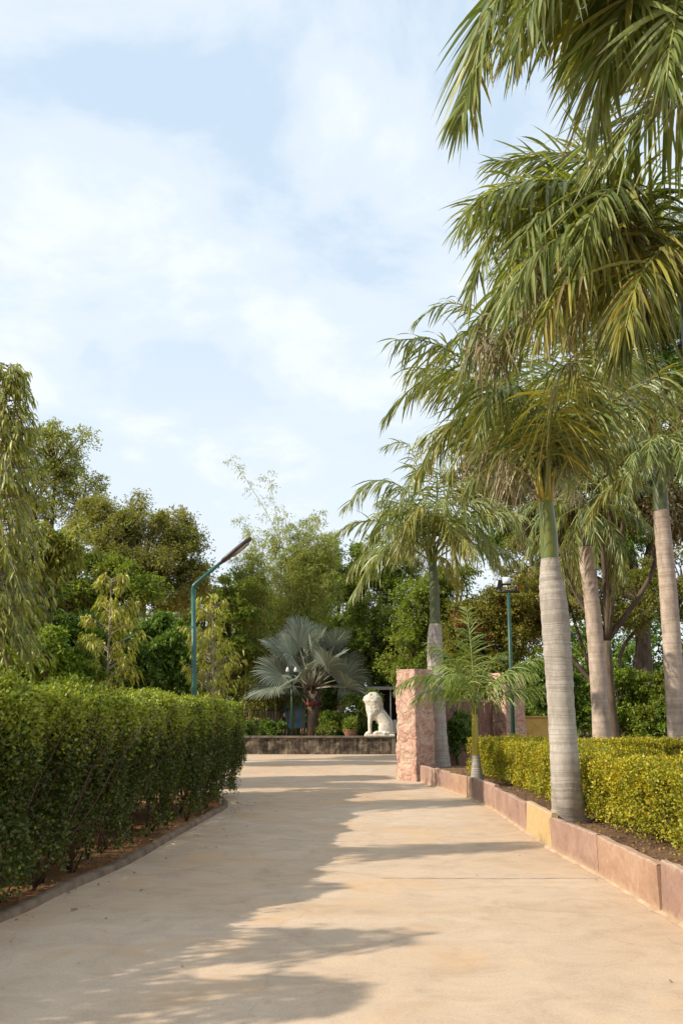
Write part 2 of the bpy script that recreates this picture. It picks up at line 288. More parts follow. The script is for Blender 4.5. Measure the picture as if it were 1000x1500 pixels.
def rubblemat(name, cols, mort, sc_=5.0):
    m, t, p, o = newmat(name); co = objco(t, (1, 1, 1.15)); wv = noise(t, 3.0, 4, 0.6, vec=co)
    add = N(t, 'ShaderNodeVectorMath', operation='MULTIPLY_ADD'); t.links.new(wv.outputs['Color'], add.inputs[0]); add.inputs[1].default_value = (.16, .16, .16); t.links.new(co, add.inputs[2])
    v1 = N(t, 'ShaderNodeTexVoronoi', feature='F1', distance='CHEBYCHEV'); v1.inputs['Scale'].default_value = sc_; v1.inputs['Randomness'].default_value = .85; t.links.new(add.outputs[0], v1.inputs['Vector'])
    ve = N(t, 'ShaderNodeTexVoronoi', feature='DISTANCE_TO_EDGE'); ve.inputs['Scale'].default_value = sc_; ve.inputs['Randomness'].default_value = .85; t.links.new(add.outputs[0], ve.inputs['Vector'])
    sp_ = N(t, 'ShaderNodeSeparateColor'); t.links.new(v1.outputs['Color'], sp_.inputs[0])
    rp = ramp(t, [(i / (len(cols) - 1), c) for i, c in enumerate(cols)]); t.links.new(sp_.outputs[0], rp.inputs[0])
    f = noise(t, 11, 7, 0.7, vec=co, dist=.5); rf = ramp(t, [(0.28, (0.62, 0.54, 0.50)), (0.5, (1, 1, 1)), (0.7, (1.2, 1.25, 1.2))]); t.links.new(f.outputs[0], rf.inputs[0])
    c = mixc(t, 1.0, rp.outputs[0], rf.outputs[0], 'MULTIPLY'); cp = noise(t, 6, 5, .65, vec=co, dist=1.0); rcp = ramp(t, [(.48, 0), (.62, .75)]); t.links.new(cp.outputs[0], rcp.inputs[0]); c = mixc(t, rcp.outputs[0], c, tuple(min(.7, x * y) for x, y in zip(cols[2], (1.0, 1.18, 1.1)))); re_ = ramp(t, [(0.0, .38), (0.035, 0)]); t.links.new(ve.outputs[0], re_.inputs[0]); c = mixc(t, re_.outputs[0], c, mort)
    t.links.new(c, p.inputs['Base Color']); p.inputs['Roughness'].default_value = .88; spec(p, .2)
    h = ramp(t, [(0.0, 0.45), (0.05, .85), (.3, 1)]); t.links.new(ve.outputs[0], h.inputs[0]); ad = N(t, 'ShaderNodeMath', operation='ADD'); t.links.new(h.outputs[0], ad.inputs[0]); t.links.new(f.outputs[0], ad.inputs[1]); bump(t, p, ad.outputs[0], .9, .045); return m
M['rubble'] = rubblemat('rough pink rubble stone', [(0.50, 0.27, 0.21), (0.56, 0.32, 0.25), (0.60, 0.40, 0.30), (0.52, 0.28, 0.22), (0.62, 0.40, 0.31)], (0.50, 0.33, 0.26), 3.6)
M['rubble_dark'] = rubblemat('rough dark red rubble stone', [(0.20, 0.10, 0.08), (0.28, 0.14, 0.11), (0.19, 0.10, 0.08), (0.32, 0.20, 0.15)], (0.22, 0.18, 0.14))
M['mortar'] = flatmat('mortar', (0.46, 0.34, 0.26), 0.95, 0.1, (0.30, 0.20, 0.15), 8, 0.4)
def stainwall():
    m, t, p, o = newmat('weathered stained wall'); co = objco(t)
    a = noise(t, 2.6, 7, 0.65, vec=objco(t, (1, 1, 1.2)), dist=0.6)
    rp = ramp(t, [(0.36, (0.055, 0.045, 0.035)), (0.5, (0.14, 0.11, 0.08)), (0.68, (0.36, 0.28, 0.20))]); t.links.new(a.outputs[0], rp.inputs[0])
    s = noise(t, 3.0, 5, 0.6, vec=objco(t, (3, 3, 0.3))); rs_ = ramp(t, [(0.4, 0.45), (0.62, 1.1)]); t.links.new(s.outputs[0], rs_.inputs[0])
    t.links.new(mixc(t, 1.0, rp.outputs[0], rs_.outputs[0], 'MULTIPLY'), p.inputs['Base Color'])
    p.inputs['Roughness'].default_value = 0.9; spec(p, 0.15); f = noise(t, 12, 6, 0.7, vec=co); bump(t, p, f.outputs[0], 0.8, 0.04); return m
M['stainwall'] = stainwall()
M['coping'] = flatmat('dirty coping stone', (0.22, 0.18, 0.14), 0.9, 0.2, (0.10, 0.085, 0.07), 2.5, 0.5)
def lionmat():
    m, t, p, o = newmat('white painted statue'); co = objco(t)
    a = noise(t, 3.5, 7, 0.7, vec=co); rp = ramp(t, [(0.30, (0.34, 0.28, 0.19)), (0.48, (0.68, 0.62, 0.51)), (0.7, (0.80, 0.77, 0.69))]); t.links.new(a.outputs[0], rp.inputs[0])
    t.links.new(rp.outputs[0], p.inputs['Base Color']); p.inputs['Roughness'].default_value = 0.6
    return m, t, p, a
m_, t_, p_, a_ = lionmat(); f_ = noise(t_, 12, 4, vec=objco(t_)); bump(t_, p_, f_.outputs[0], 0.3, 0.03); M['lion'] = m_
m_, t_, p_, a_ = lionmat(); m_.name = 'white painted carved mane'
w_ = noise(t_, 9.0, 4, 0.6, vec=objco(t_, (2.2, 2.2, 0.35)), dist=0.7); bump(t_, p_, w_.outputs[0], 1.0, 0.09); M['mane'] = m_
M['green_paint'] = flatmat('green painted steel', (0.028, 0.125, 0.095), 0.4, 0.5, (0.018, 0.08, 0.06), 5)
M['dark_green'] = flatmat('dark green painted steel', (0.022, 0.085, 0.055), 0.45, 0.5, (0.015, 0.05, 0.035), 5)
M['lamp_dark'] = flatmat('lamp housing', (0.075, 0.055, 0.045), 0.45, 0.5, (0.035, 0.026, 0.022), 14)
M['glass'] = flatmat('dusty lamp lens', (0.55, 0.50, 0.42), 0.25, 0.6, (0.28, 0.22, 0.17), 9)
M['flood_glass'] = flatmat('floodlight lens', (0.78, 0.80, 0.78), 0.2, 0.6, (0.62, 0.64, 0.62), 4)
M['black'] = flatmat('black metal', (0.02, 0.02, 0.022), 0.5, 0.4, (0.012, 0.012, 0.013), 8)
M['yellow_wall'] = flatmat('yellow painted plaster', (0.62, 0.42, 0.13), 0.85, 0.2, (0.48, 0.30, 0.09), 3, 0.4)
M['red_wall'] = blockmat('dark red stone blocks', [(0.30, 0.14, 0.11), (0.38, 0.19, 0.15), (0.24, 0.12, 0.10), (0.42, 0.26, 0.20)])
M['blue'] = flatmat('blue painted panel', (0.35, 0.55, 0.72), 0.6, 0.3, (0.12, 0.30, 0.52), 2.2)
M['cream'] = flatmat('cream plaster', (0.50, 0.44, 0.35), 0.8, 0.2, (0.38, 0.32, 0.25), 2)
M['stall_dark'] = flatmat('dark stall board', (0.035, 0.022, 0.02), 0.8, 0.2)
M['roof_tin'] = flatmat('pale tin roof', (0.42, 0.39, 0.36), 0.5, 0.4, (0.25, 0.21, 0.19), 3)
M['white'] = flatmat('white paint', (0.7, 0.7, 0.68), 0.6, 0.3)
M['cloth_red'] = flatmat('red cloth', (0.42, 0.09, 0.08), 0.8, 0.1); M['cloth_blue'] = flatmat('blue cloth', (0.12, 0.28, 0.45), 0.8, 0.1)
M['pot'] = flatmat('terracotta pot', (0.30, 0.15, 0.09), 0.8, 0.2, (0.2, 0.10, 0.06), 5)
M['red_band'] = flatmat('red painted band', (0.25, 0.04, 0.03), 0.7, 0.2)

# ------------------------------------------------------------------ mesh helpers
class MB:
    def __init__(s): s.V = []; s.Q = []; s.mi = []; s.T = []; s.n = 0
    def add(s, V, Q, mi=0, T=None):
        V = np.asarray(V, float).reshape(-1, 3); Q = np.asarray(Q, int)
        s.V.append(V); s.Q.append(Q + s.n); s.mi.append(np.full(len(Q), mi)); s.T.append(np.zeros(len(V)) if T is None else np.asarray(T, float).ravel()); s.n += len(V)
    def build(s, name, mats, parent=None, loc=None, smooth=True):
        V = np.concatenate(s.V); Q = np.concatenate(s.Q); mi = np.concatenate(s.mi); T = np.concatenate(s.T)
        if loc is not None: V = V - np.asarray(loc, float)
        me = bpy.data.meshes.new(name)
        me.vertices.add(len(V)); me.vertices.foreach_set('co', V.ravel())
        me.loops.add(Q.size); me.loops.foreach_set('vertex_index', Q.ravel().astype(np.int32))
        me.polygons.add(len(Q)); me.polygons.foreach_set('loop_start', (np.arange(len(Q)) * 4).astype(np.int32))
        me.polygons.foreach_set('loop_total', np.full(len(Q), 4, np.int32))
        me.polygons.foreach_set('material_index', mi.astype(np.int32))
        me.polygons.foreach_set('use_smooth', np.full(len(Q), smooth))
        if T.any():
            a = me.attributes.new('t', 'FLOAT', 'POINT'); a.data.foreach_set('value', T.astype(np.float32))
        me.update(calc_edges=True); me.validate()
        for m in (mats if isinstance(mats, (list, tuple)) else [mats]): me.materials.append(m)
        o = bpy.data.objects.new(name, me); COL.objects.link(o)
        if parent is not None: o.parent = parent
        elif loc is not None: o.location = loc
        return o

def nrm(a): return a / np.maximum(np.linalg.norm(a, axis=-1, keepdims=True), 1e-9)
def rsph(n): return nrm(rng.normal(size=(n, 3)))
DOWN = np.array([0, 0, -1.0])

def tube(mb, pts, rad, ns=8, mi=0, cap=True):
    pts = np.asarray(pts, float); rad = np.asarray(rad, float) * np.ones(len(pts)); n = len(pts)
    tg = nrm(np.gradient(pts, axis=0)); ref = np.array([1.0, 0, 0]) if abs(tg[0][0]) < 0.8 else np.array([0, 1.0, 0])
    U = []; u = ref
    for k in range(n):
        u = u - tg[k] * np.dot(u, tg[k]); u = u / (np.linalg.norm(u) + 1e-9); U.append(u)
    U = np.array(U); W = np.cross(tg, U); a = np.linspace(0, 2 * np.pi, ns, endpoint=False)
    V = pts[:, None] + rad[:, None, None] * (np.cos(a)[None, :, None] * U[:, None] + np.sin(a)[None, :, None] * W[:, None])
    k, j = np.meshgrid(np.arange(n - 1), np.arange(ns), indexing='ij')
    Q = np.stack([k * ns + j, k * ns + (j + 1) % ns, (k + 1) * ns + (j + 1) % ns, (k + 1) * ns + j], -1).reshape(-1, 4)
    V = V.reshape(-1, 3)
    if cap:
        c0 = len(V); V = np.vstack([V, pts[0], pts[-1]]); q = []
        for j in range(0, ns, 2):
            q.append([c0, (j + 2) % ns, (j + 1) % ns, j]); b = (n - 1) * ns; q.append([c0 + 1, b + j, b + (j + 1) % ns, b + (j + 2) % ns])
        Q = np.vstack([Q, q])
    mb.add(V, Q, mi)

def smooth_path(P, n=20):
    P = np.asarray(P, float); m = len(P)
    out_ = []
    for i in range(m - 1):
        p0 = P[max(i - 1, 0)]; p1 = P[i]; p2 = P[i + 1]; p3 = P[min(i + 2, m - 1)]
        for k in range(n):
            t = k / n
            out_.append(0.5 * ((2 * p1) + (-p0 + p2) * t + (2 * p0 - 5 * p1 + 4 * p2 - p3) * t * t + (-p0 + 3 * p1 - 3 * p2 + p3) * t ** 3))
    out_.append(P[-1]); return np.array(out_)

def leaves(mb, P, D, Nn, L, W, mi=0, fold=0.12):
    n = len(P); D = nrm(D); S = nrm(np.cross(D, Nn)); Nn = np.cross(S, D)
    L = (L * np.ones(n))[:, None]; W = (W * np.ones(n))[:, None]
    V = np.stack([P, P + D * L * .45 - S * W / 2 + Nn * W * fold * 2, P + D * L - Nn * L * 0.12, P + D * L * .45 + S * W / 2 + Nn * W * fold * 2], 1)
    mb.add(V, np.arange(n * 4).reshape(n, 4), mi)

def ribbons(mb, P, D, S, L, W, g, nseg=4, mi=0, fold=0.15, cols=3, base=0.45, T0=0.0, gexp=.6):
    """strap leaves that bend down with gravity; P,D,S (n,3)"""
    n = len(P); L = L * np.ones(n); W = W * np.ones(n); g = g * np.ones(n); D = nrm(D)
    cur = P.copy(); rows = []; T = []
    dk = D
    for k in range(nseg + 1):
        t = k / nseg
        if k > 0:
            dk = nrm(D + g[:, None] * ((k - .5) / nseg) ** gexp * DOWN); cur = cur + dk * (L / nseg)[:, None]
        s = nrm(S - dk * np.sum(S * dk, 1, keepdims=True)); nn = np.cross(s, dk)
        wv = (base + (1 - base) * min(1, t / 0.3)) * (1 - t ** 3.0) + 0.02
        ww = (W * wv)[:, None]
        if cols == 3: rows.append(np.stack([cur - s * ww / 2, cur - nn * ww * fold, cur + s * ww / 2], 1))
        else: rows.append(np.stack([cur - s * ww / 2, cur + s * ww / 2], 1))
        T.append(np.full((n, cols), t))
    V = np.stack(rows, 1); T = np.stack(T, 1)
    m = (nseg + 1) * cols; b = (np.arange(n) * m)[:, None, None]
    k, j = np.meshgrid(np.arange(nseg), np.arange(cols - 1), indexing='ij')
    q = np.stack([k * cols + j, k * cols + j + 1, (k + 1) * cols + j + 1, (k + 1) * cols + j], -1).reshape(1, -1, 4)
    mb.add(V, (q + b).reshape(-1, 4), mi, np.maximum(T, 0.01))

def empty(name, loc, label, cat, group=None, kind=None):
    o = bpy.data.objects.new(name, None); COL.objects.link(o); o.location = tuple(float(x) for x in loc); o.empty_display_size = 0.3
    o['label'] = label; o['category'] = cat
    if group: o['group'] = group
    if kind: o['kind'] = kind
    return o
def tag(o, label, cat, group=None, kind=None):
    o['label'] = label; o['category'] = cat
    if group: o['group'] = group
    if kind: o['kind'] = kind
    return o

def box(mb, c, s, rot=0.0, mi=0, tilt=None):
    c = np.asarray(c, float); s = np.asarray(s, float) / 2
    V = np.array([[x, y, z] for z in (-1, 1) for y in (-1, 1) for x in (-1, 1)], float) * s
    cr_, sr = math.cos(rot), math.sin(rot)
    Rm = np.array([[cr_, -sr, 0], [sr, cr_, 0], [0, 0, 1]])
    if tilt is not None:
        ct, st = math.cos(tilt), math.sin(tilt); Rm = Rm @ np.array([[1, 0, 0], [0, ct, -st], [0, st, ct]])
    V = V @ Rm.T + c
    mb.add(V, [[0, 2, 3, 1], [4, 5, 7, 6], [0, 1, 5, 4], [2, 6, 7, 3], [0, 4, 6, 2], [1, 3, 7, 5]], mi)
def bevel(o, wd=0.01, seg=2):
    m = o.modifiers.new('bevel', 'BEVEL'); m.width = wd; m.segments = seg; m.limit_method = 'ANGLE'; return o
def vnoise(P, s, seed=0.0):
    P = P * s + seed
    return (np.sin(P[:, 0] * 1.7 + 1.3 * np.sin(P[:, 1] * 1.1 + seed)) * np.sin(P[:, 1] * 1.9 + 1.1 * np.sin(P[:, 2] * 1.3)) + np.sin(P[:, 2] * 2.1 + 1.7 * np.sin(P[:, 0] * 0.9 + 2 * seed)) * 0.7 + 0.4 * np.sin(P[:, 0] * 4.1 + P[:, 2] * 3.3) * np.sin(P[:, 1] * 3.9 + 1)) / 1.6

# ------------------------------------------------------------------ ground, road
def sheet(name, poly, z, mat, label, kindcat):
    me = bpy.data.meshes.new(name); me.from_pydata([(float(p[0]), float(p[1]), z) for p in poly], [], [list(range(len(poly)))]); me.update()
    bm = bmesh.new(); bm.from_mesh(me); bmesh.ops.triangulate(bm, faces=bm.faces[:]); 
    for f in bm.faces:
        if f.normal.z < 0: f.normal_flip()
    bm.to_mesh(me); bm.free()
    me.materials.append(mat); o = bpy.data.objects.new(name, me); COL.objects.link(o)
    o['kind'] = 'structure'; o['label'] = label; o['category'] = kindcat; return o
sheet('ground', [(-900, -200), (900, -200), (900, 1500), (-900, 1500)], -0.03, M['soil'], 'reddish bare earth under the trees and hedges', 'ground')

# right-hand edge of the road (foot of the stone edging)
kpx = [(967, 1339), (876, 1283), (807, 1246), (770, 1220), (723, 1187), (692, 1172), (659, 1160), (638, 1153), (616, 1146)]
KR = [gr(x, y)[:2] for x, y in kpx]
d0 = KR[0] - KR[1]; d0 = d0 / np.linalg.norm(d0)
near = [KR[0] + d0 * 1.35, KR[0] + d0 * 2.8 + np.array([.12, 0]), KR[0] + d0 * 4.2 + np.array([.35, 0]), KR[0] + d0 * 5.7 + np.array([.7, 0])]
KR = near[::-1] + KR
lpx = [(0, 1352), (95, 1308), (190, 1266), (262, 1224), (312, 1196), (334, 1182)]
KL = [gr(x, y)[:2] for x, y in lpx]
KL = [np.array([-4.6, 3.0]), np.array([-3.75, 4.8]), np.array([-3.25, 6.2])] + KL
KLf = KL + [np.array([-2.25, 17.6]), np.array([-2.9, 19.2])]
road = [(-14, -12), (8.5, -12)] + [tuple(p) for p in KR] + [(3.6, 24), (8, 27), (8, 39), (-22, 39), (-22, 33), (-9, 29), (-4.6, 24.5)] + [tuple(p) for p in KLf[::-1]] + [(-9, 1.0)]
sheet('driveway', road, 0.0, M['road'], 'dusty tan concrete driveway curving towards the lion', 'road')

# left kerb
mb = MB(); pth = smooth_path([(p[0], p[1], 0.0) for p in KLf], 6)
tg = nrm(np.gradient(pth, axis=0)); sd_ = np.stack([-tg[:, 1], tg[:, 0], 0 * tg[:, 0]], 1)   # to the left of travel
prof = [(-0.0, -0.02), (0.004, 0.045), (0.018, 0.058), (0.085, 0.062), (0.10, 0.05), (0.105, -0.03)]
rows = []
for a, b in prof:
    rows.append(pth + sd_ * a + np.stack([0 * pth[:, 0], 0 * pth[:, 0], np.full(len(pth), b)], 1) * 1.0)
V = np.stack(rows, 1); V[:, 1:5, 2] += (vnoise(pth, 2.1)[:, None]) * 0.008; V[:, :2, :2] += (vnoise(pth, 3.0, 2)[:, None, None]) * 0.012
n_, c_ = V.shape[:2]; k, j = np.meshgrid(np.arange(n_ - 1), np.arange(c_ - 1), indexing='ij')
mb.add(V, np.stack([k * c_ + j, (k + 1) * c_ + j, (k + 1) * c_ + j + 1, k * c_ + j + 1], -1).reshape(-1, 4))
o = mb.build('kerb', M['kerb'], loc=None); tag(o, 'low worn concrete kerb along the foot of the tall left hedge', 'kerb')

# planting bed on the right
bed = [tuple(p + np.array([0.09, 0.02])) for p in KR] + [(2.9, 23.6), (5.3, 25.5), (9, 26.3), (40, 26.3), (40, -6), (9, -6)]
sheet('planting_bed', bed, 0.30, M['bedsoil'], 'raised bed of red brown earth behind the stone slabs', 'ground')
sheet('lawn_bank', [(7.9, 26.31), (120, 26.31), (120, 90), (7.9, 90)], 0.2, M['bedsoil'], 'bare earth behind the golden hedges on the right', 'ground')

# stone edging : every slab a part
edging = empty('stone_edging', (KR[0][0], KR[0][1], 0), 'knee high edging of upright pink and yellow sandstone slabs along the right of the drive', 'edging')
mats_s = ['slab_pink', 'slab_tan', 'slab_pink', 'slab_pink', 'slab_tan', 'slab_pink', 'slab_yellow', 'slab_pink', 'slab_pink', 'slab_tan', 'slab_pink', 'slab_pink']
lab_s = {1: None, 4: 'orange brown slab with a broken pale top edge', 6: 'rough yellow slab among the pink ones'}
for i in range(len(KR) - 1):
    a = np.array(KR[i]); b = np.array(KR[i + 1]); d = b - a; L = np.linalg.norm(d); d /= L; nrm2 = np.array([d[1], -d[0]])
    if nrm2[0] < 0: nrm2 = -nrm2
    mb = MB(); h = 0.40 + random.uniform(-0.015, 0.02); th = 0.075 + random.uniform(-.01, .012); hb = h + random.uniform(-.02, .02)
    g = 0.010; nseg = 10; lean = random.uniform(-.012, .025); off = random.uniform(-.01, .01)
    Vs = []
    for k in range(nseg + 1):
        t = g / L + (1 - 2 * g / L) * k / nseg; p = a + d * (t * L) + nrm2 * off; hh = h + (hb - h) * k / nseg + random.uniform(-.007, .007)
        e = random.uniform(-.004, .004)
        Vs.append([[*(p + nrm2 * 0), -0.05], [*(p + nrm2 * (lean * .5 + e)), hh * .5], [*(p + nrm2 * (lean + e)), hh - .012], [*(p + nrm2 * (lean + .012 + e)), hh], [*(p + nrm2 * (lean + th - .01)), hh + random.uniform(-.004, .004)], [*(p + nrm2 * (lean + th)), hh - .015], [*(p + nrm2 * th), -0.05]])
    Vs = np.array(Vs); cc_ = 7; k, j = np.meshgrid(np.arange(nseg), np.arange(cc_), indexing='ij')
    j2 = (j + 1) % cc_
    Q = np.stack([k * cc_ + j, k * cc_ + j2, (k + 1) * cc_ + j2, (k + 1) * cc_ + j], -1).reshape(-1, 4)
    e0 = [0, 6, 5, 1]; e1 = [1, 5, 4, 2]; e2 = [2, 4, 3, 3]
    ends = [[0, 1, 5, 6], [1, 2, 4, 5]]; n0 = nseg * cc_
    ends += [[6 + n0, 5 + n0, 1 + n0, 0 + n0], [5 + n0, 4 + n0, 2 + n0, 1 + n0]]
    mb.add(Vs, np.vstack([Q, ends]))
    o = mb.build('slab', M[mats_s[i % len(mats_s)]], edging, loc=edging.location, smooth=False)
    if lab_s.get(i): o['label'] = lab_s[i]
# mortar smear along the foot of the slabs
mb = MB(); pth = []
for i in range(len(KR) - 1):
    for k in range(14): 
        q = np.array(KR[i]) * (1 - k / 14) + np.array(KR[i + 1]) * k / 14; pth.append([*q, 0])
pth = np.array(pth); tg = nrm(np.gradient(pth, axis=0)); sd_ = np.stack([-tg[:, 1], tg[:, 0], 0 * tg[:, 0]], 1)
if sd_[0][0] > 0: sd_ = -sd_
wd = 0.012 + 0.05 * np.clip(vnoise(pth, 4.0) + .2 * vnoise(pth, 17.0), 0, 1)
V = np.stack([pth - sd_ * .02 + [0, 0, 0.035], pth + sd_ * (wd * .4)[:, None] + [0, 0, .018], pth + sd_ * wd[:, None] + [0, 0, .003]], 1)
k, j = np.meshgrid(np.arange(len(pth) - 1), np.arange(2), indexing='ij')
mb.add(V, np.stack([k * 3 + j, k * 3 + j + 1, (k + 1) * 3 + j + 1, (k + 1) * 3 + j], -1).reshape(-1, 4))
M['smear'] = flatmat('pale mortar smear', (0.52, 0.39, 0.27), 0.9, 0.1, (0.36, 0.24, 0.15), 5)
mb.build('mortar_fillet', M['smear'], edging, loc=edging.location)

# ------------------------------------------------------------------ hedges
def hedge(name, label, path, width, z0, z1, density, L, W, mats, side, seed, stems, stem_r, lowgap=0.0, newtop_lit=0.0, bulge=0.12, clump=0.3, sprigs=0, group=None, gapthr=-0.35, hvar=0.0, bare=0.0):
    """path = front line; the body lies on the `side` (+1: left of travel)"""
    P = smooth_path([(p[0], p[1], 0) for p in path], 16); seg = np.linalg.norm(np.diff(P, axis=0), axis=1); S = np.concatenate([[0], np.cumsum(seg)])
    tg = nrm(np.gradient(P, axis=0)); sd_ = np.stack([-tg[:, 1], tg[:, 0], 0 * tg[:, 0]], 1) * side; Ltot = S[-1]
    root = empty(name, (P[len(P) // 2][0], P[len(P) // 2][1], z0), label, 'hedge', group)
    H = z1 - z0
    def place(s, u, z):   # s along, u across 0..1, z
        x = np.interp(s, S, P[:, 0]); y = np.interp(s, S, P[:, 1]); sx = np.interp(s, S, sd_[:, 0]); sy = np.interp(s, S, sd_[:, 1])
        return np.stack([x + sx * u * width, y + sy * u * width, z], 1), np.stack([sx, sy, 0 * sx], 1)
    area = Ltot * (2 * H + width) + 2 * width * H; n = int(area * density)
    s = rng.uniform(0, Ltot, n); face = rng.random(n); pf, pt_, pb = Ltot * H * .9, Ltot * width * 1.2, Ltot * H * .55; pe = width * H * 2; tot = pf + pt_ + pb + pe
    depth = np.abs(rng.normal(0, 0.10, n)) + rng.random(n) * 0.08
    u = np.zeros(n); z = np.zeros(n); nrmv = np.zeros((n, 3))
    A = face < pf / tot; B = (~A) & (face < (pf + pt_) / tot); C = (~A) & (~B) & (face < (pf + pt_ + pb) / tot); E = ~(A | B | C)
    zr = z0 + H * rng.random(n)
    u[A] = (depth[A]) / width; z[A] = zr[A]
    u[B] = rng.random(B.sum()); z[B] = z1 - depth[B]
    u[C] = 1 - depth[C] / width; z[C] = zr[C]
    u[E] = rng.random(E.sum()); z[E] = zr[E]; half = rng.random(E.sum()) < .5; s[E] = np.where(half, depth[E], Ltot - depth[E])
    Pn, sv = place(s, u, z)
    tv = np.stack([np.interp(s, S, tg[:, k]) for k in range(3)], 1)
    nrmv[A] = -sv[A]; nrmv[B] = [0, 0, 1]; nrmv[C] = sv[C]; nrmv[E] = tv[E] * np.where(half, -1, 1)[:, None]
    # rounded shoulders
    rz = np.clip((z - (z1 - .22)) / .22, 0, 1); Pn -= nrmv * (np.where(A | C | E, rz ** 2 * .10, 0))[:, None]
    ru = np.clip(1 - np.minimum(u, 1 - u) * width / .2, 0, 1); Pn[:, 2] -= np.where(B, ru ** 2 * .09, 0)
    nz = vnoise(Pn, 2.2 / clump * .5, seed); nz2 = vnoise(Pn, 7.0 / clump * .35, seed + 3)
    colz = np.sin(s * 7.3 + 1.5 * np.sin(s * 2.1 + seed)) * .5 + np.sin(s * 3.1 + seed * 2) * .4
    Pn += nrmv * ((nz * .6 + nz2 * .3 + colz * .45) * bulge)[:, None]
    Pn[:, 2] += hvar * np.sin(s * 1.3 + seed) * np.clip((z - z0) / H, 0, 1)
    rel = (z - z0) / H
    keep = np.ones(n, bool)
    if lowgap > 0:
        thr = gapthr + np.clip((lowgap - rel) / lowgap, 0, 1) * 1.25
        keep &= nz2 * .6 + vnoise(Pn, 4.5, seed + 7) * .7 > thr
        keep &= (rel > 0.06 + 0.20 * rng.random(n))
    if bare > 0: keep &= ~((nz + .4 * nz2 < -0.55) & (rng.random(n) < bare))
    Pn = Pn[keep]; nv = nrmv[keep]; m = len(Pn); rel = rel[keep]; nzk = nz[keep]
    mb = MB(); D = nrm(rsph(m) + nv * .8 + np.array([0, 0, .25])); Nn = nrm(rsph(m) * .8 + nv * .7 + np.array([0, 0, .5]))
    sz = rng.uniform(.65, 1.25, m)
    new = rng.random(m) < newtop_lit * np.clip((rel - .58) / .28, 0, 1) ** 1.3 * (0.6 + .4 * (nzk > 0)) + 0.03 * (newtop_lit > 0)  # share rises with height: young shoots plus the sunlit top painted in
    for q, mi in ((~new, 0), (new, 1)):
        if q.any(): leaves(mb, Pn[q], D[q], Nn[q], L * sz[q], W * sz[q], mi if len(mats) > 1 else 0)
    # inner fill of twigs and leaves so that nothing shines through
    nf = int(Ltot * width * H * density * 0.55); s = rng.uniform(.1, Ltot - .1, nf); zf = z0 + H * (lowgap * .7 + (1 - lowgap * .7) * rng.random(nf)); Pf, _ = place(s, rng.uniform(.12, .88, nf), np.minimum(zf, z1 - .1))
    kf = vnoise(Pf, 3.3, seed + 9) > -.25 - .9 * (Pf[:, 2] - z0) / H + .4
    if lowgap == 0: kf[:] = True
    Pf = Pf[kf]; leaves(mb, Pf, rsph(len(Pf)), rsph(len(Pf)), L * 1.25, W * 1.3, 0)
    if sprigs:
        k = sprigs; s = rng.uniform(0, Ltot, k); Ps, _ = place(s, rng.random(k), np.full(k, z1 - .08)); hgt = rng.uniform(.08, .24, k) * rng.random(k) ** .4
        lean = rng.normal(0, .28, (k, 3)); lean[:, 2] = 1
        for q in range(10):
            tq = (q + 1) / 10; pq = Ps + nrm(lean) * (hgt * tq)[:, None] + rng.normal(0, .008, (k, 3))
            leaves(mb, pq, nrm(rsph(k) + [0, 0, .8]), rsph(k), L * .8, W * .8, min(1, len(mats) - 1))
    mb.build('foliage', mats, root, loc=root.location)
    # stems
    ns_ = stems; ss = np.linspace(.2, Ltot - .2, ns_) + rng.uniform(-.12, .12, ns_)
    for q in range(ns_):
        mb = MB(); nb = 4
        b0, sv_ = place(np.array([ss[q]]), np.array([rng.uniform(.18, .5)]), np.array([z0 - .05])); b0 = b0[0]
        for w_ in range(nb):
            dirn = np.array([rng.normal(0, .22), rng.normal(0, .22), 1.0]); pts = [b0 + rng.normal(0, .015, 3)]
            for e in range(6): 
                pts.append(pts[-1] + dirn * H * .15 + np.array([rng.normal(0, .035), rng.normal(0, .035), 0]))
            tube(mb, pts, np.linspace(stem_r, stem_r * .35, 7), 6)
            for e in range(5):
                p0 = pts[2 + e % 4]; dd = nrm(np.array([rng.normal(), rng.normal(), 1.0])); tube(mb, [p0, p0 + dd * H * .12, p0 + dd * H * .2 + [0, 0, H * .08]], [stem_r * .45, stem_r * .3, stem_r * .15], 4, cap=False)
        mb.build('stem', M['stem'], root, loc=root.location)
    return root

hl = [p + np.array([-0.12 + .008 * i, 0.0]) for i, p in enumerate(KL[1:])]
hl = [np.array([-4.2, 4.5])] + hl[1:] + [np.array([-1.98, 17.2]), np.array([-2.0, 18.6])]
hedge('tall_hedge', 'tall dark green clipped hedge on the left of the drive, bare stems at its foot', hl, 1.5, 0.0, 1.78, 4300, .043, .026, [M['hedge'], M['hedge_new_lit']], 1, 1.3, 36, .011, lowgap=.52, newtop_lit=.85, bulge=.20, clump=.6, sprigs=1100, gapthr=-1.0, hvar=.012, bare=.45)

off = [np.array(p) for p in KR]
g1 = [off[0] + [.5, 0], off[1] + [.45, 0], off[3] + [.36, .05], off[4] + [.40, .1], off[5] + [.44, .2], off[6] + [.46, .3], off[7] + [.42, .3], off[8] + [.42, .3], off[9] + [.42, .3], off[10] + [.38, .25]]
hedge('golden_hedge', 'waist high golden yellow clipped hedge behind the stone slabs, passing behind the ringed palm', g1, 1.25, .30, 1.08, 5600, .036, .022, [M['gold']], -1, 4.1, 26, .009, bulge=.11, clump=.5, sprigs=900, bare=.75, hvar=.012, lowgap=.14, gapthr=-1.1)
hedge('golden_hedge', 'lower olive and golden hedge row farther back around the foot of the two pale palms', [(6.1, 15.0), (7.2, 17.8), (8.6, 20.2), (11.5, 21.0), (15, 21.2)], 1.4, .30, 1.03, 2600, .05, .03, [M['gold_dull']], -1, 6.4, 14, .01, bulge=.09, clump=.4, sprigs=250)
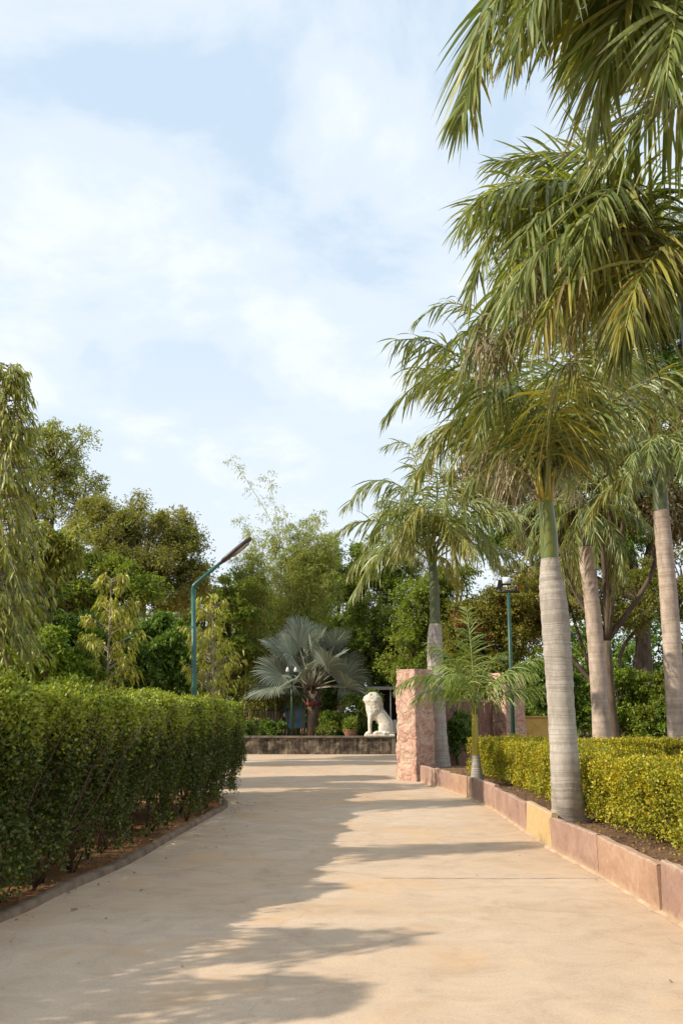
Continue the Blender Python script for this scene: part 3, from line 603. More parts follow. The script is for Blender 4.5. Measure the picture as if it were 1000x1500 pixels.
hedge('golden_hedge', 'short golden hedge across the bed in front of the floodlight post', [(3.7, 20.6), (5.6, 21.2), (8.4, 22.4)], 1.2, .30, 1.0, 2600, .05, .03, [M['gold']], 1, 8.4, 8, .01, bulge=.07, clump=.4, sprigs=120)

# ------------------------------------------------------------------ palms
def frond_mesh(length, e0, bend, nl, leafL, leafW, droop, seed, mats, cx=1.25, plum=.35, az=0.0, stalk=.2, nseg=5, roll=0.0, thick=.02, dead=0.0, path=None):
    """one feather frond in local space, starting at the origin and heading +x turned by az"""
    st = rng.bit_generator.state; 
    r = np.random.default_rng(seed)
    n = 26; s = np.linspace(0, 1, n); el = e0 - bend * s ** cx; yaw = az + r.normal(0, .12) * s ** 2 + 0 * s
    d = np.stack([np.cos(el) * np.cos(yaw), np.cos(el) * np.sin(yaw), np.sin(el)], 1); P = np.concatenate([[[0, 0, 0]], np.cumsum((d[1:] + d[:-1]) / 2 * length / (n - 1), axis=0)])
    if path is not None:
        c = smooth_path(path, 14); q = np.concatenate([[0], np.cumsum(np.linalg.norm(np.diff(c, axis=0), axis=1))]); q /= q[-1]
        P = np.stack([np.interp(s, q, c[:, k]) for k in range(3)], 1); d = nrm(np.gradient(P, axis=0))
    mb = MB(); tube(mb, P, thick * (1 - .85 * s) + .002, 6, 1)
    ts = np.repeat(np.linspace(stalk, .995, nl), 2) + r.normal(0, .003, nl * 2); sgn = np.tile([1.0, -1.0], nl); m = nl * 2
    Pp = np.stack([np.interp(ts, s, P[:, k]) for k in range(3)], 1); Tg = nrm(np.stack([np.interp(ts, s, d[:, k]) for k in range(3)], 1))
    up = np.array([0, 0, 1.0]); side0 = nrm(np.cross(Tg, up)); nn = nrm(np.cross(side0, Tg))
    ca, sa = math.cos(roll), math.sin(roll); side = side0 * ca + nn * sa; nv = nn * ca - side0 * sa
    al = R(28) + R(38) * ts + r.normal(0, .09, m); be = r.normal(.10, plum, m)
    D = nrm(side * sgn[:, None] * np.cos(al)[:, None] + Tg * np.sin(al)[:, None] + nv * be[:, None])
    prof_ = np.interp(ts, [0, .12, .3, .6, .85, 1.0], [.45, .7, 1.0, .95, .62, .34])
    LL = leafL * prof_ * r.uniform(.8, 1.12, m); g = droop * r.uniform(.45, 1.35, m)
    # strap blades face up: their width runs along the rachis
    Sv = nrm(Tg * 1.0 + nv * r.normal(0, .45, m)[:, None])
    keep = r.random(m) > .06
    LL = np.where(r.random(m) < .12, LL * r.uniform(.45, .8, m), LL); g = np.where(r.random(m) < .10, g * 2.2, g)
    ribbons(mb, Pp[keep], D[keep], Sv[keep], LL[keep], leafW * r.uniform(.75, 1.15, keep.sum()) * np.interp(ts[keep], [0, .5, 1], [1, 1, .55]), g[keep], nseg, 0)
    return mb

def palm(name, label, base, pts, rads, bark, shaft, crown_fronds, mats, group, leaf, seed, strings=0, shaftmat='shaft', shaft_top='shaft_y', ns=28, ripple=.0035, label_extra=None, stalks=()):
    """pts: centre line of the grey trunk; shaft: (points, radii); crown_fronds: list of dict"""
    root = empty(name, base, label, 'palm tree', group)
    c = smooth_path(pts, 14); rr = np.interp(np.linspace(0, 1, len(c)), np.linspace(0, 1, len(rads)), rads)
    # smooth radius + ring ripple
    c2 = np.stack([np.interp(np.linspace(0, len(c) - 1, 110), np.arange(len(c)), c[:, k]) for k in range(3)], 1); r2 = np.interp(np.linspace(0, 1, 110), np.linspace(0, 1, len(rr)), rr)
    lr = np.random.default_rng(seed); k5 = np.ones(7) / 7
    r2 = np.convolve(np.pad(r2, 3, mode='edge'), k5, 'valid')
    r2 = r2 + lr.normal(0, ripple * .5, 110) + ripple * np.sin(np.arange(110) * 1.1 + lr.normal(0, .3, 110).cumsum())
    mb = MB(); tube(mb, c2, r2, ns); mb.build('trunk', M[bark], root, loc=base)
    sp_, sr_ = shaft
    c = smooth_path(sp_, 8); mb = MB(); tube(mb, c, np.interp(np.linspace(0, 1, len(c)), np.linspace(0, 1, len(sr_)), sr_), 18)
    mb.build('crownshaft', M[shaftmat], root, loc=base)
    top = c[-1]; low = c[int(len(c) * .72)]
    # leaf bases that sheathe the top
    for i, f in enumerate(crown_fronds):
        az = f['az']; L = f.get('L', 3.0)
        mt = f.get('m', mats)
        org = np.array(top) * (1 - f.get('q', .3)) + np.array(low) * f.get('q', .3) + np.array([math.cos(az), math.sin(az), 0]) * sr_[-1] * .7
        pa = None
        if 'path' in f: pa = np.array([np.zeros(3)] + [np.array(p_) - org for p_ in f['path']]); L = 3
        mbf = frond_mesh(L, f.get('e', 1), f.get('b', 1), f.get('n', 64), leaf[0] * f.get('ls', 1), leaf[1], f.get('d', 1.7), seed * 100 + i, None, plum=f.get('p', .48), cx=f.get('c', 1.25), az=az, roll=f.get('r', 0), path=pa, stalk=f.get('st', .2), thick=.024 if L > 2 else .013, nseg=leaf[2] if len(leaf) > 2 else 5)
        o = mbf.build('frond', [M[mt], M['rachis']], root); o.location = tuple(org - np.array(base, float))
        if f.get('label'): o['label'] = f['label']
    # petiole sheath tuft
    mb = MB()
    for i in range(10):
        a = i * .63 + lr.random(); p0 = np.array(low) + np.array([math.cos(a), math.sin(a), 0]) * sr_[-1] * .6
        tube(mb, [p0, p0 * .5 + top * .5 + np.array([math.cos(a), math.sin(a), 0]) * sr_[-1] * .8, np.array(top) + np.array([math.cos(a) * sr_[-1] * 2.0, math.sin(a) * sr_[-1] * 2.0, .22])], [sr_[-1] * .55, sr_[-1] * .42, sr_[-1] * .18], 8)
    mb.build('leaf_sheath', M[shaft_top], root, loc=base)
    for q0 in stalks:
        mb = MB(); q0 = np.array(q0); k = 70; p0 = np.array(low); tube(mb, smooth_path([p0, p0 * .5 + q0 * .5 + [0, 0, .15], q0], 6), np.linspace(.02, .010, 13), 6, 0)
        P = q0 + lr.normal(0, .11, (k, 3)) + np.array([0, 0, -.1]) * lr.random((k, 1)); ribbons(mb, P, nrm(lr.normal(size=(k, 3)) + [0, 0, -.2]), nrm(lr.normal(size=(k, 3))), lr.uniform(.15, .6, k), .016, 3.4, 5, 0)
        P = q0 + lr.normal(0, .13, (60, 3)); leaves(mb, P, nrm(lr.normal(size=(60, 3)) + [0, 0, -.8]), nrm(lr.normal(size=(60, 3))), .12, .03)
        mb.build('flower_stalk', M['dry'], root, loc=base)
    # dry flower stalks
    for i in range(strings):
        a = lr.uniform(0, 2 * math.pi) if i else math.pi * 1.1; mb = MB(); p0 = np.array(low) if i % 2 else np.array(top); d = np.array([math.cos(a), math.sin(a), 0.5]); k = 46
        q0 = p0 + d * .45; tube(mb, [p0, p0 + d * .25, q0], [.018, .014, .01], 6, 0)
        P = q0 + lr.normal(0, .10, (k, 3)) + d * lr.random((k, 1)) * .35
        ribbons(mb, P, nrm(lr.normal(size=(k, 3)) + d), nrm(lr.normal(size=(k, 3))), lr.uniform(.3, .8, k), .014, 3.2, 5, 0)
        mb.build('flower_stalk', M['dry'], root, loc=base)
    return root

def pf(pts, ls=1.0, d=1.6, n=80, **k):
    p0 = np.array(pts[0]); p1 = np.array(pts[-1]); a = dict(az=math.atan2(0, -1), path=[at(*p) for p in pts], ls=ls, d=d, n=n, p=.34, q=.2); a.update(k); return a
def auto_fronds(n, L, seed, e_hi=78, e_lo=5, b=(70, 120), d=1.7, mats=('palm',), n_l=60, az0=0.0, old='palm_old', nold=2, ls=1):
    r = np.random.default_rng(seed); out_ = []
    for i in range(n):
        t = i / (n - 1); out_.append(dict(az=az0 + i * 2.39996, e=R(e_hi + (e_lo - e_hi) * t ** .85 + r.normal(0, 3)), b=R(b[0] + (b[1] - b[0]) * r.random()), L=L * r.uniform(.88, 1.08), d=d * r.uniform(.8, 1.2), n=n_l, r=r.normal(0, .35), q=.1 + .7 * t, m=(old if i >= n - nold else mats[i % len(mats)]), ls=ls))
    return out_

# --- ringed palm by the kerb (nearest trunk)
b1 = gr(836, 1207, .30); Y1 = b1[1] + .1
pp = [gr(836, 1207, .26), at(829, 1150, Y1), at(822, 1050, Y1), at(818, 985, Y1), at(812, 900, Y1), at(807, 855, Y1), at(804.5, 818, Y1)]
k1 = mpp(Y1)
fr = auto_fronds(8, 3.3, 11, e_hi=86, e_lo=62, b=(85, 130), d=1.9, n_l=78, az0=.4, nold=1)
for f_i in fr: f_i['c'] = 1.6
fr += [pf([(770, 600, 12.6), (720, 480, 12.6), (660, 443, 12.5), (606, 472, 12.5)], .75, 1.2), pf([(760, 620, 12.3), (690, 552, 12), (620, 556, 11.8), (562, 612, 11.7)], .9, 1.5), pf([(748, 640, 12.2), (690, 610, 12), (645, 640, 11.9), (612, 700, 11.8)], .95, 2.0, m='palm_old'), pf([(797, 640, 12.2), (797, 612, 11.7), (797, 632, 11.3), (797, 675, 11.2)], .72, 1.2, n=70, label='frond hanging straight towards the camera', m='palm_old'),
       pf([(845, 570, 12.6), (910, 535, 12.6), (965, 590, 12.5)], .95, 1.8), pf([(800, 520, 12.8), (775, 425, 12.9), (725, 395, 13)], .8, 1.2), pf([(830, 500, 13), (880, 430, 13), (940, 440, 13)], .85, 1.5), pf([(745, 600, 13), (705, 590, 13.3), (672, 650, 13.5), (655, 715, 13.6)], .95, 2.0), pf([(840, 640, 12.2), (872, 628, 11.9), (893, 690, 11.8)], .85, 1.8, m='palm_old'), pf([(768, 560, 13.5), (725, 520, 14), (690, 560, 14.2), (670, 620, 14.3)], 1.0, 1.9), pf([(780, 600, 11.6), (745, 560, 11), (715, 590, 10.7), (700, 640, 10.5)], .9, 2.0), pf([(780, 645, 12.6), (725, 650, 12.6), (682, 720, 12.6)], .9, 2.0), pf([(770, 520, 12.4), (700, 480, 12.3), (640, 520, 12.2), (610, 570, 12.2)], .95, 1.7), pf([(820, 590, 11.8), (855, 560, 11.3), (885, 610, 11)], .9, 2.0)]
palm('royal_palm', 'thick ringed grey palm trunk with green crownshaft rising beside the stone slabs, nearest the drive', b1, pp, np.array([30, 23.5, 20.6, 19, 18.8, 19, 19.6, 19.8, 19.4, 18, 15, 12.2]) * k1, 'palmbark',
     ([at(804.5, 820, Y1), at(803, 785, Y1), at(800, 748, Y1), at(798, 712, Y1)], np.array([12.8, 12.6, 11, 8.5]) * k1), fr, 'palm', 'royal palms along the right of the drive', (.98, .037), 1, strings=2, stalks=[at(790, 640, 12.4), at(688, 575, 12.3)])

# --- palm behind the pink pillar
Y2 = 23.4; k2 = mpp(Y2)
fr = auto_fronds(14, 2.9, 12, e_hi=82, e_lo=30, b=(80, 115), d=1.9, n_l=58, az0=1.4)
fr += [pf([(600, 725, 23.3), (548, 704, 23.2), (502, 748, 23)], 1.2, 1.7, n=62), pf([(600, 790, 23), (560, 805, 22.8), (516, 872, 22.6)], 1.2, 2.0, n=62), pf([(618, 720, 23.6), (598, 652, 23.8), (560, 655, 24)], 1.0, 1.4, n=60), pf([(680, 740, 23.4), (730, 735, 23.2), (772, 790, 23)], 1.2, 1.9, n=62), pf([(608, 740, 23.9), (570, 745, 24.2), (535, 800, 24.4)], 1.2, 1.9, n=62), pf([(660, 770, 23), (700, 775, 22.8), (732, 835, 22.6)], 1.1, 1.9, n=60), pf([(648, 762, 22.5), (662, 785, 22), (668, 835, 21.8)], .8, 1.4, n=56, m='palm_old'), pf([(650, 680, 23.5), (690, 640, 23.5), (742, 680, 23.5)], 1.1, 1.8, n=60), pf([(640, 700, 22.6), (610, 690, 21.8), (585, 740, 21.4)], 1.1, 1.8, n=60), pf([(660, 720, 24), (700, 700, 24.6), (735, 760, 25)], 1.1, 1.9, n=60), pf([(625, 745, 22.5), (600, 760, 22), (580, 820, 21.7)], 1.1, 1.8, n=60, m='palm_old')]
palm('royal_palm', 'grey palm trunk standing close behind the pink stone pillar', at(646, 1134, Y2), [at(646, 1136, Y2), at(641, 1050, Y2), at(637, 960, Y2), at(637, 914, Y2)], np.array([15.5, 13, 11.3, 11, 11.2, 11.5, 11, 10, 8]) * k2, 'palmbark',
     ([at(637, 916, Y2), at(636, 872, Y2), at(634, 838, Y2), at(632, 806, Y2)], np.array([7.8, 7.2, 6.5, 5]) * k2), fr, 'palm', 'royal palms along the right of the drive', (.82, .046, 4), 2, strings=2, shaftmat='shaft_d', shaft_top='shaft')

# --- two pale palms farther back
Y3 = 27.5; k3 = mpp(Y3)
fr = auto_fronds(20, 3.0, 13, e_hi=75, e_lo=-55, b=(50, 100), d=2.3, n_l=50, az0=.9, nold=3)
palm('royal_palm', 'pale weathered palm trunk with dark shaggy crown, between the ringed palm and the right edge', at(882, 1102, Y3), [at(882, 1104, Y3), at(876, 1000, Y3), at(868, 900, Y3), at(862, 845, Y3), at(858, 800, Y3)], np.array([14, 12, 11.6, 11.3, 11, 11.5, 12, 12.5]) * k3, 'palmbark2',
     ([at(858, 802, Y3), at(857, 780, Y3), at(856, 755, Y3), at(855, 732, Y3)], np.array([13, 12.5, 11, 8]) * k3), fr, 'palm', 'royal palms along the right of the drive', (.75, .045, 4), 3, strings=2, shaftmat='shaft_d', shaft_top='shaft_d')
Y4 = 24.0; k4 = mpp(Y4)
fr = auto_fronds(9, 3.2, 14, e_hi=75, e_lo=0, b=(75, 115), d=2.3, n_l=54, az0=2.2)
fr += [pf([(925, 632, 23.8), (860, 625, 23.5), (790, 678, 23.2)], 1.35, 1.9, n=64), pf([(930, 600, 24), (850, 590, 24.4), (770, 640, 24.8)], 1.3, 1.9, n=64), pf([(940, 650, 23.4), (900, 652, 22.8), (870, 700, 22.4)], 1.1, 1.9, n=60), pf([(958, 648, 23.2), (952, 648, 22.6), (945, 700, 22.2)], .9, 1.8, n=60), pf([(985, 650, 23.2), (995, 655, 22.6), (1000, 700, 22.2)], 1.0, 1.8, n=60), pf([(962, 638, 23.4), (966, 650, 22.7), (968, 700, 22.3)], .9, 1.8, n=60), pf([(975, 640, 23.4), (978, 660, 22.9), (974, 715, 22.6)], .8, 1.8, n=60), pf([(1000, 630, 23.6), (1040, 650, 23.2)], 1.2, 1.9, n=60), dict(az=R(185), e=R(48), b=R(105), L=3.3, d=2.4, n=60, q=.5), dict(az=R(215), e=R(35), b=R(100), L=3.0, d=2.4, n=60, q=.6), dict(az=R(160), e=R(60), b=R(110), L=3.2, d=2.4, n=60, q=.4)]
palm('royal_palm', 'pale pinkish palm trunk at the right edge of the picture', at(994, 1110, Y4), [at(994, 1114, Y4), at(987, 1000, Y4), at(979, 880, Y4), at(972, 800, Y4), at(967, 748, Y4)], np.array([15, 13.5, 13, 12.8, 12.5, 12, 12.0, 11.5, 11]) * k4, 'palmbark2',
     ([at(967, 750, Y4), at(966, 722, Y4), at(965, 695, Y4), at(964, 668, Y4)], np.array([11, 10.5, 9.5, 7]) * k4), fr, 'palm', 'royal palms along the right of the drive', (.75, .045, 4), 4, strings=1, shaftmat='shaft_d', shaft_top='shaft')

# --- young palm
Y5 = gr(698, 1146, .30)[1]; k5 = mpp(Y5)
fr = [dict(az=R(178), e=R(62), b=R(112), L=1.85, d=2.0, n=52, q=.3), dict(az=R(205), e=R(48), b=R(95), L=1.5, d=1.5, n=44, q=.5), dict(az=R(8), e=R(58), b=R(62), L=2.0, d=1.7, n=52, q=.3), dict(az=R(95), e=R(88), b=R(25), L=2.0, d=.8, n=44, q=0, p=.2),
      dict(az=R(240), e=R(66), b=R(105), L=1.5, d=1.9, n=52, q=.3), dict(az=R(330), e=R(64), b=R(85), L=1.5, d=1.9, n=52, q=.3), dict(az=R(120), e=R(65), b=R(75), L=1.7, d=1.7, n=52, q=.3), dict(az=R(50), e=R(72), b=R(70), L=1.8, d=1.2, n=44, q=.2), dict(az=R(188), e=R(78), b=R(60), L=1.6, d=1.1, n=44, q=.1), dict(az=R(350), e=R(40), b=R(60), L=1.6, d=1.5, n=44, q=.6)]
palm('young_palm', 'small young palm with slim yellow shaft and feathery fronds in front of the golden hedge', at(698, 1146, Y5), [at(698, 1147, Y5), at(697.5, 1130, Y5), at(696.5, 1106, Y5)], np.array([10.5, 8.5, 6.8, 5.6]) * k5, 'palmbark',
     ([at(696.5, 1107, Y5), at(695.5, 1080, Y5), at(695, 1055, Y5), at(695, 1030, Y5)], np.array([5.0, 4.6, 4.0, 3.2]) * k5), fr, 'palm_young', 'royal palms along the right of the drive', (.52, .026, 4), 5, shaftmat='shaft_y', shaft_top='palm_shaft' if 'palm_shaft' in M else 'shaft')

# --- near palms whose trunks stand just outside the right edge
c6 = np.array([3.62, 8.5, 6.25]); b6 = np.array([4.55, 8.3, .30]); fr = auto_fronds(6, 2.9, 16, e_hi=84, e_lo=40, b=(80, 115), d=1.8, n_l=80, az0=.3, nold=0)
fr += [pf([(880, 275, 8.2), (795, 272, 8.0), (735, 315, 7.8), (705, 380, 7.7), (688, 438, 7.7)], .80, 1.0, n=92), pf([(950, 342, 7.7), (885, 362, 7.2), (825, 415, 6.9), (792, 480, 6.8)], 1.0, 1.7, n=92, m='palm_old', label='long frond of yellow and green hanging leaflets'), pf([(985, 355, 7.4), (940, 400, 6.8), (915, 480, 6.5)], 1.0, 1.6, n=88, m='palm_old'), pf([(920, 260, 8.6), (820, 228, 8.6), (718, 240, 8.8)], .72, .9, n=90), pf([(860, 330, 9), (765, 390, 9.2), (708, 460, 9.4), (682, 535, 9.5)], .95, 1.7, n=90), pf([(930, 310, 9.2), (850, 300, 9.6), (770, 340, 9.9), (725, 410, 10)], .95, 1.6, n=88), pf([(900, 345, 7.6), (830, 345, 7.2), (772, 385, 7.0), (745, 450, 6.9)], .95, 1.7, n=90), pf([(960, 300, 9.4), (930, 330, 10), (900, 420, 10.4)], 1.0, 1.8, n=84), pf([(1040, 330, 7.5), (1080, 420, 7)], 1.0, 1.8), pf([(930, 360, 8.4), (870, 400, 8.6), (835, 470, 8.7)], 1.0, 1.9, n=86, m='palm_old'), pf([(870, 380, 8.8), (780, 440, 9), (722, 530, 9.2)], .95, 1.9, n=90), pf([(960, 390, 8.2), (930, 440, 8.0), (905, 520, 7.9)], 1.0, 1.9, n=90), pf([(860, 300, 7.9), (800, 310, 7.5), (760, 355, 7.3), (745, 400, 7.2)], .9, 1.4, n=92), pf([(930, 285, 7.7), (890, 280, 7.2), (860, 330, 6.9), (850, 390, 6.8)], .95, 1.6, n=92)]
palm('royal_palm', 'palm crown of long hanging fronds at middle right, its trunk outside the frame', b6, [b6 - [0, 0, .05], b6 * .5 + c6 * .5 + [.05, 0, -.8], c6 - [0, 0, 1.1]], [.27, .22, .21, .21, .2, .14], 'palmbark',
     ([c6 - [0, 0, 1.12], c6 - [0, 0, .7], c6 - [0, 0, .3], c6], [.125, .12, .11, .085]), fr, 'palm', 'royal palms along the right of the drive', (1.05, .040, 6), 6, strings=2, stalks=[at(805, 425, 7.1), at(908, 345, 7.5), at(720, 500, 9.0)])
c7 = np.array([3.3, 5.6, 6.35]); b7 = np.array([4.9, 5.2, .30]); fr = auto_fronds(4, 3.0, 17, e_hi=84, e_lo=50, b=(80, 110), d=1.8, n_l=84, az0=1.1, nold=0)
fr += [pf([(860, -75, 5.5), (765, -45, 5.3), (715, 30, 5.2), (690, 115, 5.15), (676, 170, 5.1)], 1.0, 1.7, n=116, p=.22), pf([(900, -60, 5.4), (820, -50, 5.0), (775, 10, 4.9), (755, 70, 4.85)], .95, 1.6, n=104, p=.24), pf([(960, -20, 5.4), (905, 40, 5.3), (882, 120, 5.3), (872, 190, 5.3)], .85, 1.2, n=90), pf([(930, -50, 5.6), (850, -30, 5.7), (800, 30, 5.8)], .95, 1.5, n=90), pf([(1010, -10, 5.2), (985, 50, 4.9), (975, 120, 4.8)], .8, 1.4, n=84), pf([(940, -10, 6.2), (900, 10, 6.6), (850, 60, 6.8), (830, 110, 6.9)], .9, 1.7, n=84)]
palm('royal_palm', 'nearest palm crown, fronds hanging in from the top right corner', b7, [b7 - [0, 0, .05], b7 * .5 + c7 * .5 + [.05, 0, -.8], c7 - [0, 0, 1.1]], [.27, .22, .21, .21, .2, .14], 'palmbark',
     ([c7 - [0, 0, 1.12], c7 - [0, 0, .7], c7 - [0, 0, .3], c7], [.125, .12, .11, .085]), fr, 'palm', 'royal palms along the right of the drive', (1.08, .044, 6), 7, strings=2)

# --- silver fan palm
def fan_leaf(root, base, az, el, pet, Rr, seed, tiltback=0.4, mat='silver'):
    r = np.random.default_rng(seed); d = np.array([math.cos(el) * math.cos(az), math.cos(el) * math.sin(az), math.sin(el)])
    p1 = base + d * pet + np.array([0, 0, -.10 * pet * math.cos(el)]); mb = MB(); tube(mb, [base, base * .5 + p1 * .5 + [0, 0, .05], p1], [.045, .03, .02], 6, 1)
    ax = nrm(d + np.array([0, 0, -.10 - .25 * r.random()])); sd_ = nrm(np.cross(ax, [0, 0, 1.0])); up = np.cross(sd_, ax); ro = r.choice([-1, 1]) * r.uniform(.35, 1.25); sd_, up = sd_ * math.cos(ro) + up * math.sin(ro), up * math.cos(ro) - sd_ * math.sin(ro)
    k = 46; th = np.linspace(R(-125), R(125), k); dth = th[1] - th[0]
    for i in range(k):
        a = th[i]; rad = Rr * (1 - .22 * abs(a) / R(125)) * r.uniform(.93, 1.05)
        dd = nrm(ax * math.cos(a) + sd_ * math.sin(a) + up * (.30 * abs(math.sin(a)) - .05)); s2 = nrm(np.cross(up, dd))
        rr = np.array([.03, .30, .52, .62, .78, .92, 1.0]) * rad; ww = np.array([.03 * dth, .30 * dth * 1.05, .52 * dth * 1.05, .58 * dth, .45 * dth, .22 * dth, .01 * dth]) * rad
        cs = base * 0 + p1 + dd * rr[:, None]; cs[:, 2] -= np.maximum(0, rr / rad - .45) ** 2 * rad * (.35 + .3 * r.random())
        V = np.stack([cs - s2 * ww[:, None] / 2, cs + up * ww[:, None] * .28, cs + s2 * ww[:, None] / 2], 1)
        q, j = np.meshgrid(np.arange(6), np.arange(2), indexing='ij')
        mb.add(V, np.stack([q * 3 + j, q * 3 + j + 1, (q + 1) * 3 + j + 1, (q + 1) * 3 + j], -1).reshape(-1, 4), 0, np.repeat(rr / rad, 3) * .8 + .01)
    mb.build('fan_leaf', [M[mat], M['petiole']], root, loc=root.location)
YB = 41.0; fb = at(460, 1072, YB); root = empty('fan_palm', fb, 'silvery blue fan palm spreading above the dark wall behind the lion', 'palm tree')
mb = MB(); tp = at(458, 1012, YB); tube(mb, [fb - [0, 0, .4], fb * .5 + tp * .5, tp], [.30, .27, .30], 14)
for i in range(22):
    a = i * 2.4; z = tp[2] - .9 + .05 * i; p0 = np.array([tp[0] + .2 * math.cos(a), tp[1] + .2 * math.sin(a), z]); tube(mb, [p0, p0 + np.array([math.cos(a) * .28, math.sin(a) * .28, .35])], [.08, .03], 5)
mb.build('trunk', M['bark'], root, loc=root.location)
mb = MB(); pb_ = at(458, 1027, YB); tube(mb, [pb_ - [0, 0, .20], pb_ - [0, 0, .04]], [.31, .31], 16); mb.build('red_band', M['red_band'], root, loc=root.location)
for i in range(24):
    t = i / 23; az = i * 2.39996 + .5; el = R(80 - 74 * t); fan_leaf(root, tp + np.array([0, 0, .1]), az, el, 1.9 + .4 * math.sin(i * 1.7), 1.45 + .15 * math.sin(i * 2.3), 50 + i)

# ------------------------------------------------------------------ broadleaf trees
def tree(name, label, cat, base, blobs, mat, nclump=60, cr_=.55, twigs=34, lpt=11, L=.11, W=.06, trunk_r=.14, fork=.35, droop=.25, group=None, bark='bark', seed=0, limbs=True, extra=None, shell=.35, flat=.75, stems=1):
    r = np.random.default_rng(seed + 1000); base = np.asarray(base, float)
    root = empty(name, base, label, cat, group)
    bl = [(np.asarray(b[0], float), np.asarray(b[1], float) * np.ones(3)) for b in blobs]
    vol = np.array([np.prod(b[1]) ** (2 / 3) for b in bl]); idx = r.choice(len(bl), nclump, p=vol / vol.sum())
    dd = nrm(r.normal(size=(nclump, 3))); rad = shell + (1 - shell) * r.random(nclump) ** .6
    C = np.array([bl[i][0] for i in idx]) + dd * rad[:, None] * np.array([bl[i][1] for i in idx]); C[:, 2] = np.maximum(C[:, 2], base[2] + .15)
    cent = np.average([b[0] for b in bl], axis=0, weights=vol); top = max(b[0][2] + b[1][2] for b in bl)
    mb = MB(); fk = base + (cent - base) * np.array([.35, .35, 0]); fk[2] = base[2] + (top - base[2]) * fork
    for st_ in range(stems):
        jit = r.normal(0, .12 * (stems > 1), 3) * [1, 1, 0]
        tube(mb, smooth_path([base - [0, 0, .1] + jit, base * .6 + fk * .4 + r.normal(0, trunk_r * .5, 3) * [1, 1, 0] + jit * 2, fk + jit], 5), np.linspace(trunk_r * 1.15, trunk_r * .75, 11), 10)
    bc = []
    for (c, rr_) in bl:
        c0 = c - [0, 0, rr_[2] * .35]; mid = fk * .5 + c0 * .5 + r.normal(0, .18, 3) * np.linalg.norm(c0 - fk) * .3
        tube(mb, smooth_path([fk, mid, c0], 5), np.linspace(trunk_r * .62, trunk_r * .30, 11), 7); bc.append(c0)
    if limbs:
        for i in range(nclump):
            c0 = bc[idx[i]]; mid = c0 * .5 + C[i] * .5 + r.normal(0, .12, 3) * np.linalg.norm(C[i] - c0)
            tube(mb, smooth_path([c0, mid, C[i]], 3), np.linspace(trunk_r * .24, .012, 7), 5, cap=False)
    mb2 = MB(); n = nclump * twigs; ci = np.repeat(np.arange(nclump), twigs); cs = cr_ * r.uniform(.65, 1.35, nclump)
    td = nrm(r.normal(size=(n, 3)) + (C[ci] - bl[0][0] * 0 - np.array([bl[i][0] for i in idx])[ci]) * .35 / np.maximum(.3, np.linalg.norm(np.array([bl[i][1] for i in idx])[ci], axis=1, keepdims=True) / 1.7)); td[:, 2] *= flat
    tl = cs[ci] * r.uniform(.45, 1.15, n)
    m = n * lpt; ti = np.repeat(np.arange(n), lpt); tt = .25 + .8 * r.random(m)
    P = C[ci][ti] + td[ti] * (tl[ti] * tt)[:, None] + r.normal(0, 1, (m, 3)) * cr_ * .07; P[:, 2] -= (tl[ti] * tt) ** 2 * droop / cr_
    D = nrm(td[ti] * .7 + nrm(r.normal(size=(m, 3))) * .9 + np.array([0, 0, -droop])); Nn = nrm(nrm(r.normal(size=(m, 3))) * .7 + np.array([0, 0, 1.0]))
    s_ = r.uniform(.65, 1.3, m); leaves(mb2, P, D, Nn, L * s_, W * s_)
    if limbs:   # twigs
        q = r.random(n) < .35; nq = q.sum(); A = C[ci][q]; B = A + td[q] * tl[q][:, None]; B[:, 2] -= tl[q] ** 2 * droop / cr_; sdv = nrm(np.cross(B - A, [0, 0, 1.0]) + 1e-6) * .006 * (1 + L * 8); uv = nrm(np.cross(sdv, B - A)) * .006 * (1 + L * 8)
        V = np.stack([A - sdv, A + uv, A + sdv, B], 1); mb.add(V, np.concatenate([np.arange(nq * 4).reshape(nq, 4)]))
    mb.build('trunk', M[bark], root, loc=base); mb2.build('crown', M[mat], root, loc=base)
    if extra:
        mb3 = MB(); ne = extra[1]; pi = r.choice(n, ne); P = C[ci][pi] + td[pi] * tl[pi][:, None] * 1.05; P = np.repeat(P, 12, 0) + r.normal(0, .09, (ne * 12, 3)); leaves(mb3, P, nrm(r.normal(size=P.shape)), nrm(r.normal(size=P.shape)), .09, .07); mb3.build('blossom', M[extra[0]], root, loc=base)
    return root
def B(px, py, Y, rx, rz=None, ry=None):
    rz = rz or rx; k = mpp(Y); return (at(px, py, Y), (rx * k, (ry or rx) * k, rz * k))
def G(px, Y): 
    p = at(px, 1045, Y); p[2] = -.03; return p

WH_ = .66; GL = 'trees behind the tall left hedge'; GR_ = 'trees beyond the palms on the right'; GM = 'trees behind the lion wall'
# left background, far to near
tree('tree', 'tall pale airy tree at the far left with open branches against the sky', 'tree', G(95, 40), [B(85, 665, 40, 52, 45), B(50, 720, 40, 60, 60), B(120, 725, 40, 42, 45), B(25, 660, 40, 40, 40)], 'sage', 85, .80, 30, 9, .13, .065, .22, .45, .2, GL, 'bark', 1)
tree('scrub_tree', 'olive brown scrubby tree with wispy twigs on top, left of the bent lamp post', 'tree', G(215, 31), [B(215, 815, 31, 85, 70), B(260, 850, 31, 50, 60), B(150, 770, 31, 45, 50), B(195, 735, 31, 28, 24), B(255, 770, 31, 28, 26)], 'olive', 150, .62, 36, 10, .10, .05, .2, .3, .15, GL, 'bark_pale', 2)
tree('tree', 'leafy olive green tree above the young yellow tree', 'tree', G(150, 28), [B(165, 880, 28, 60, 70), B(90, 850, 28, 60, 70)], 'mid', 90, .6, 34, 11, .12, .06, .2, .3, .25, GL, 'bark', 3)
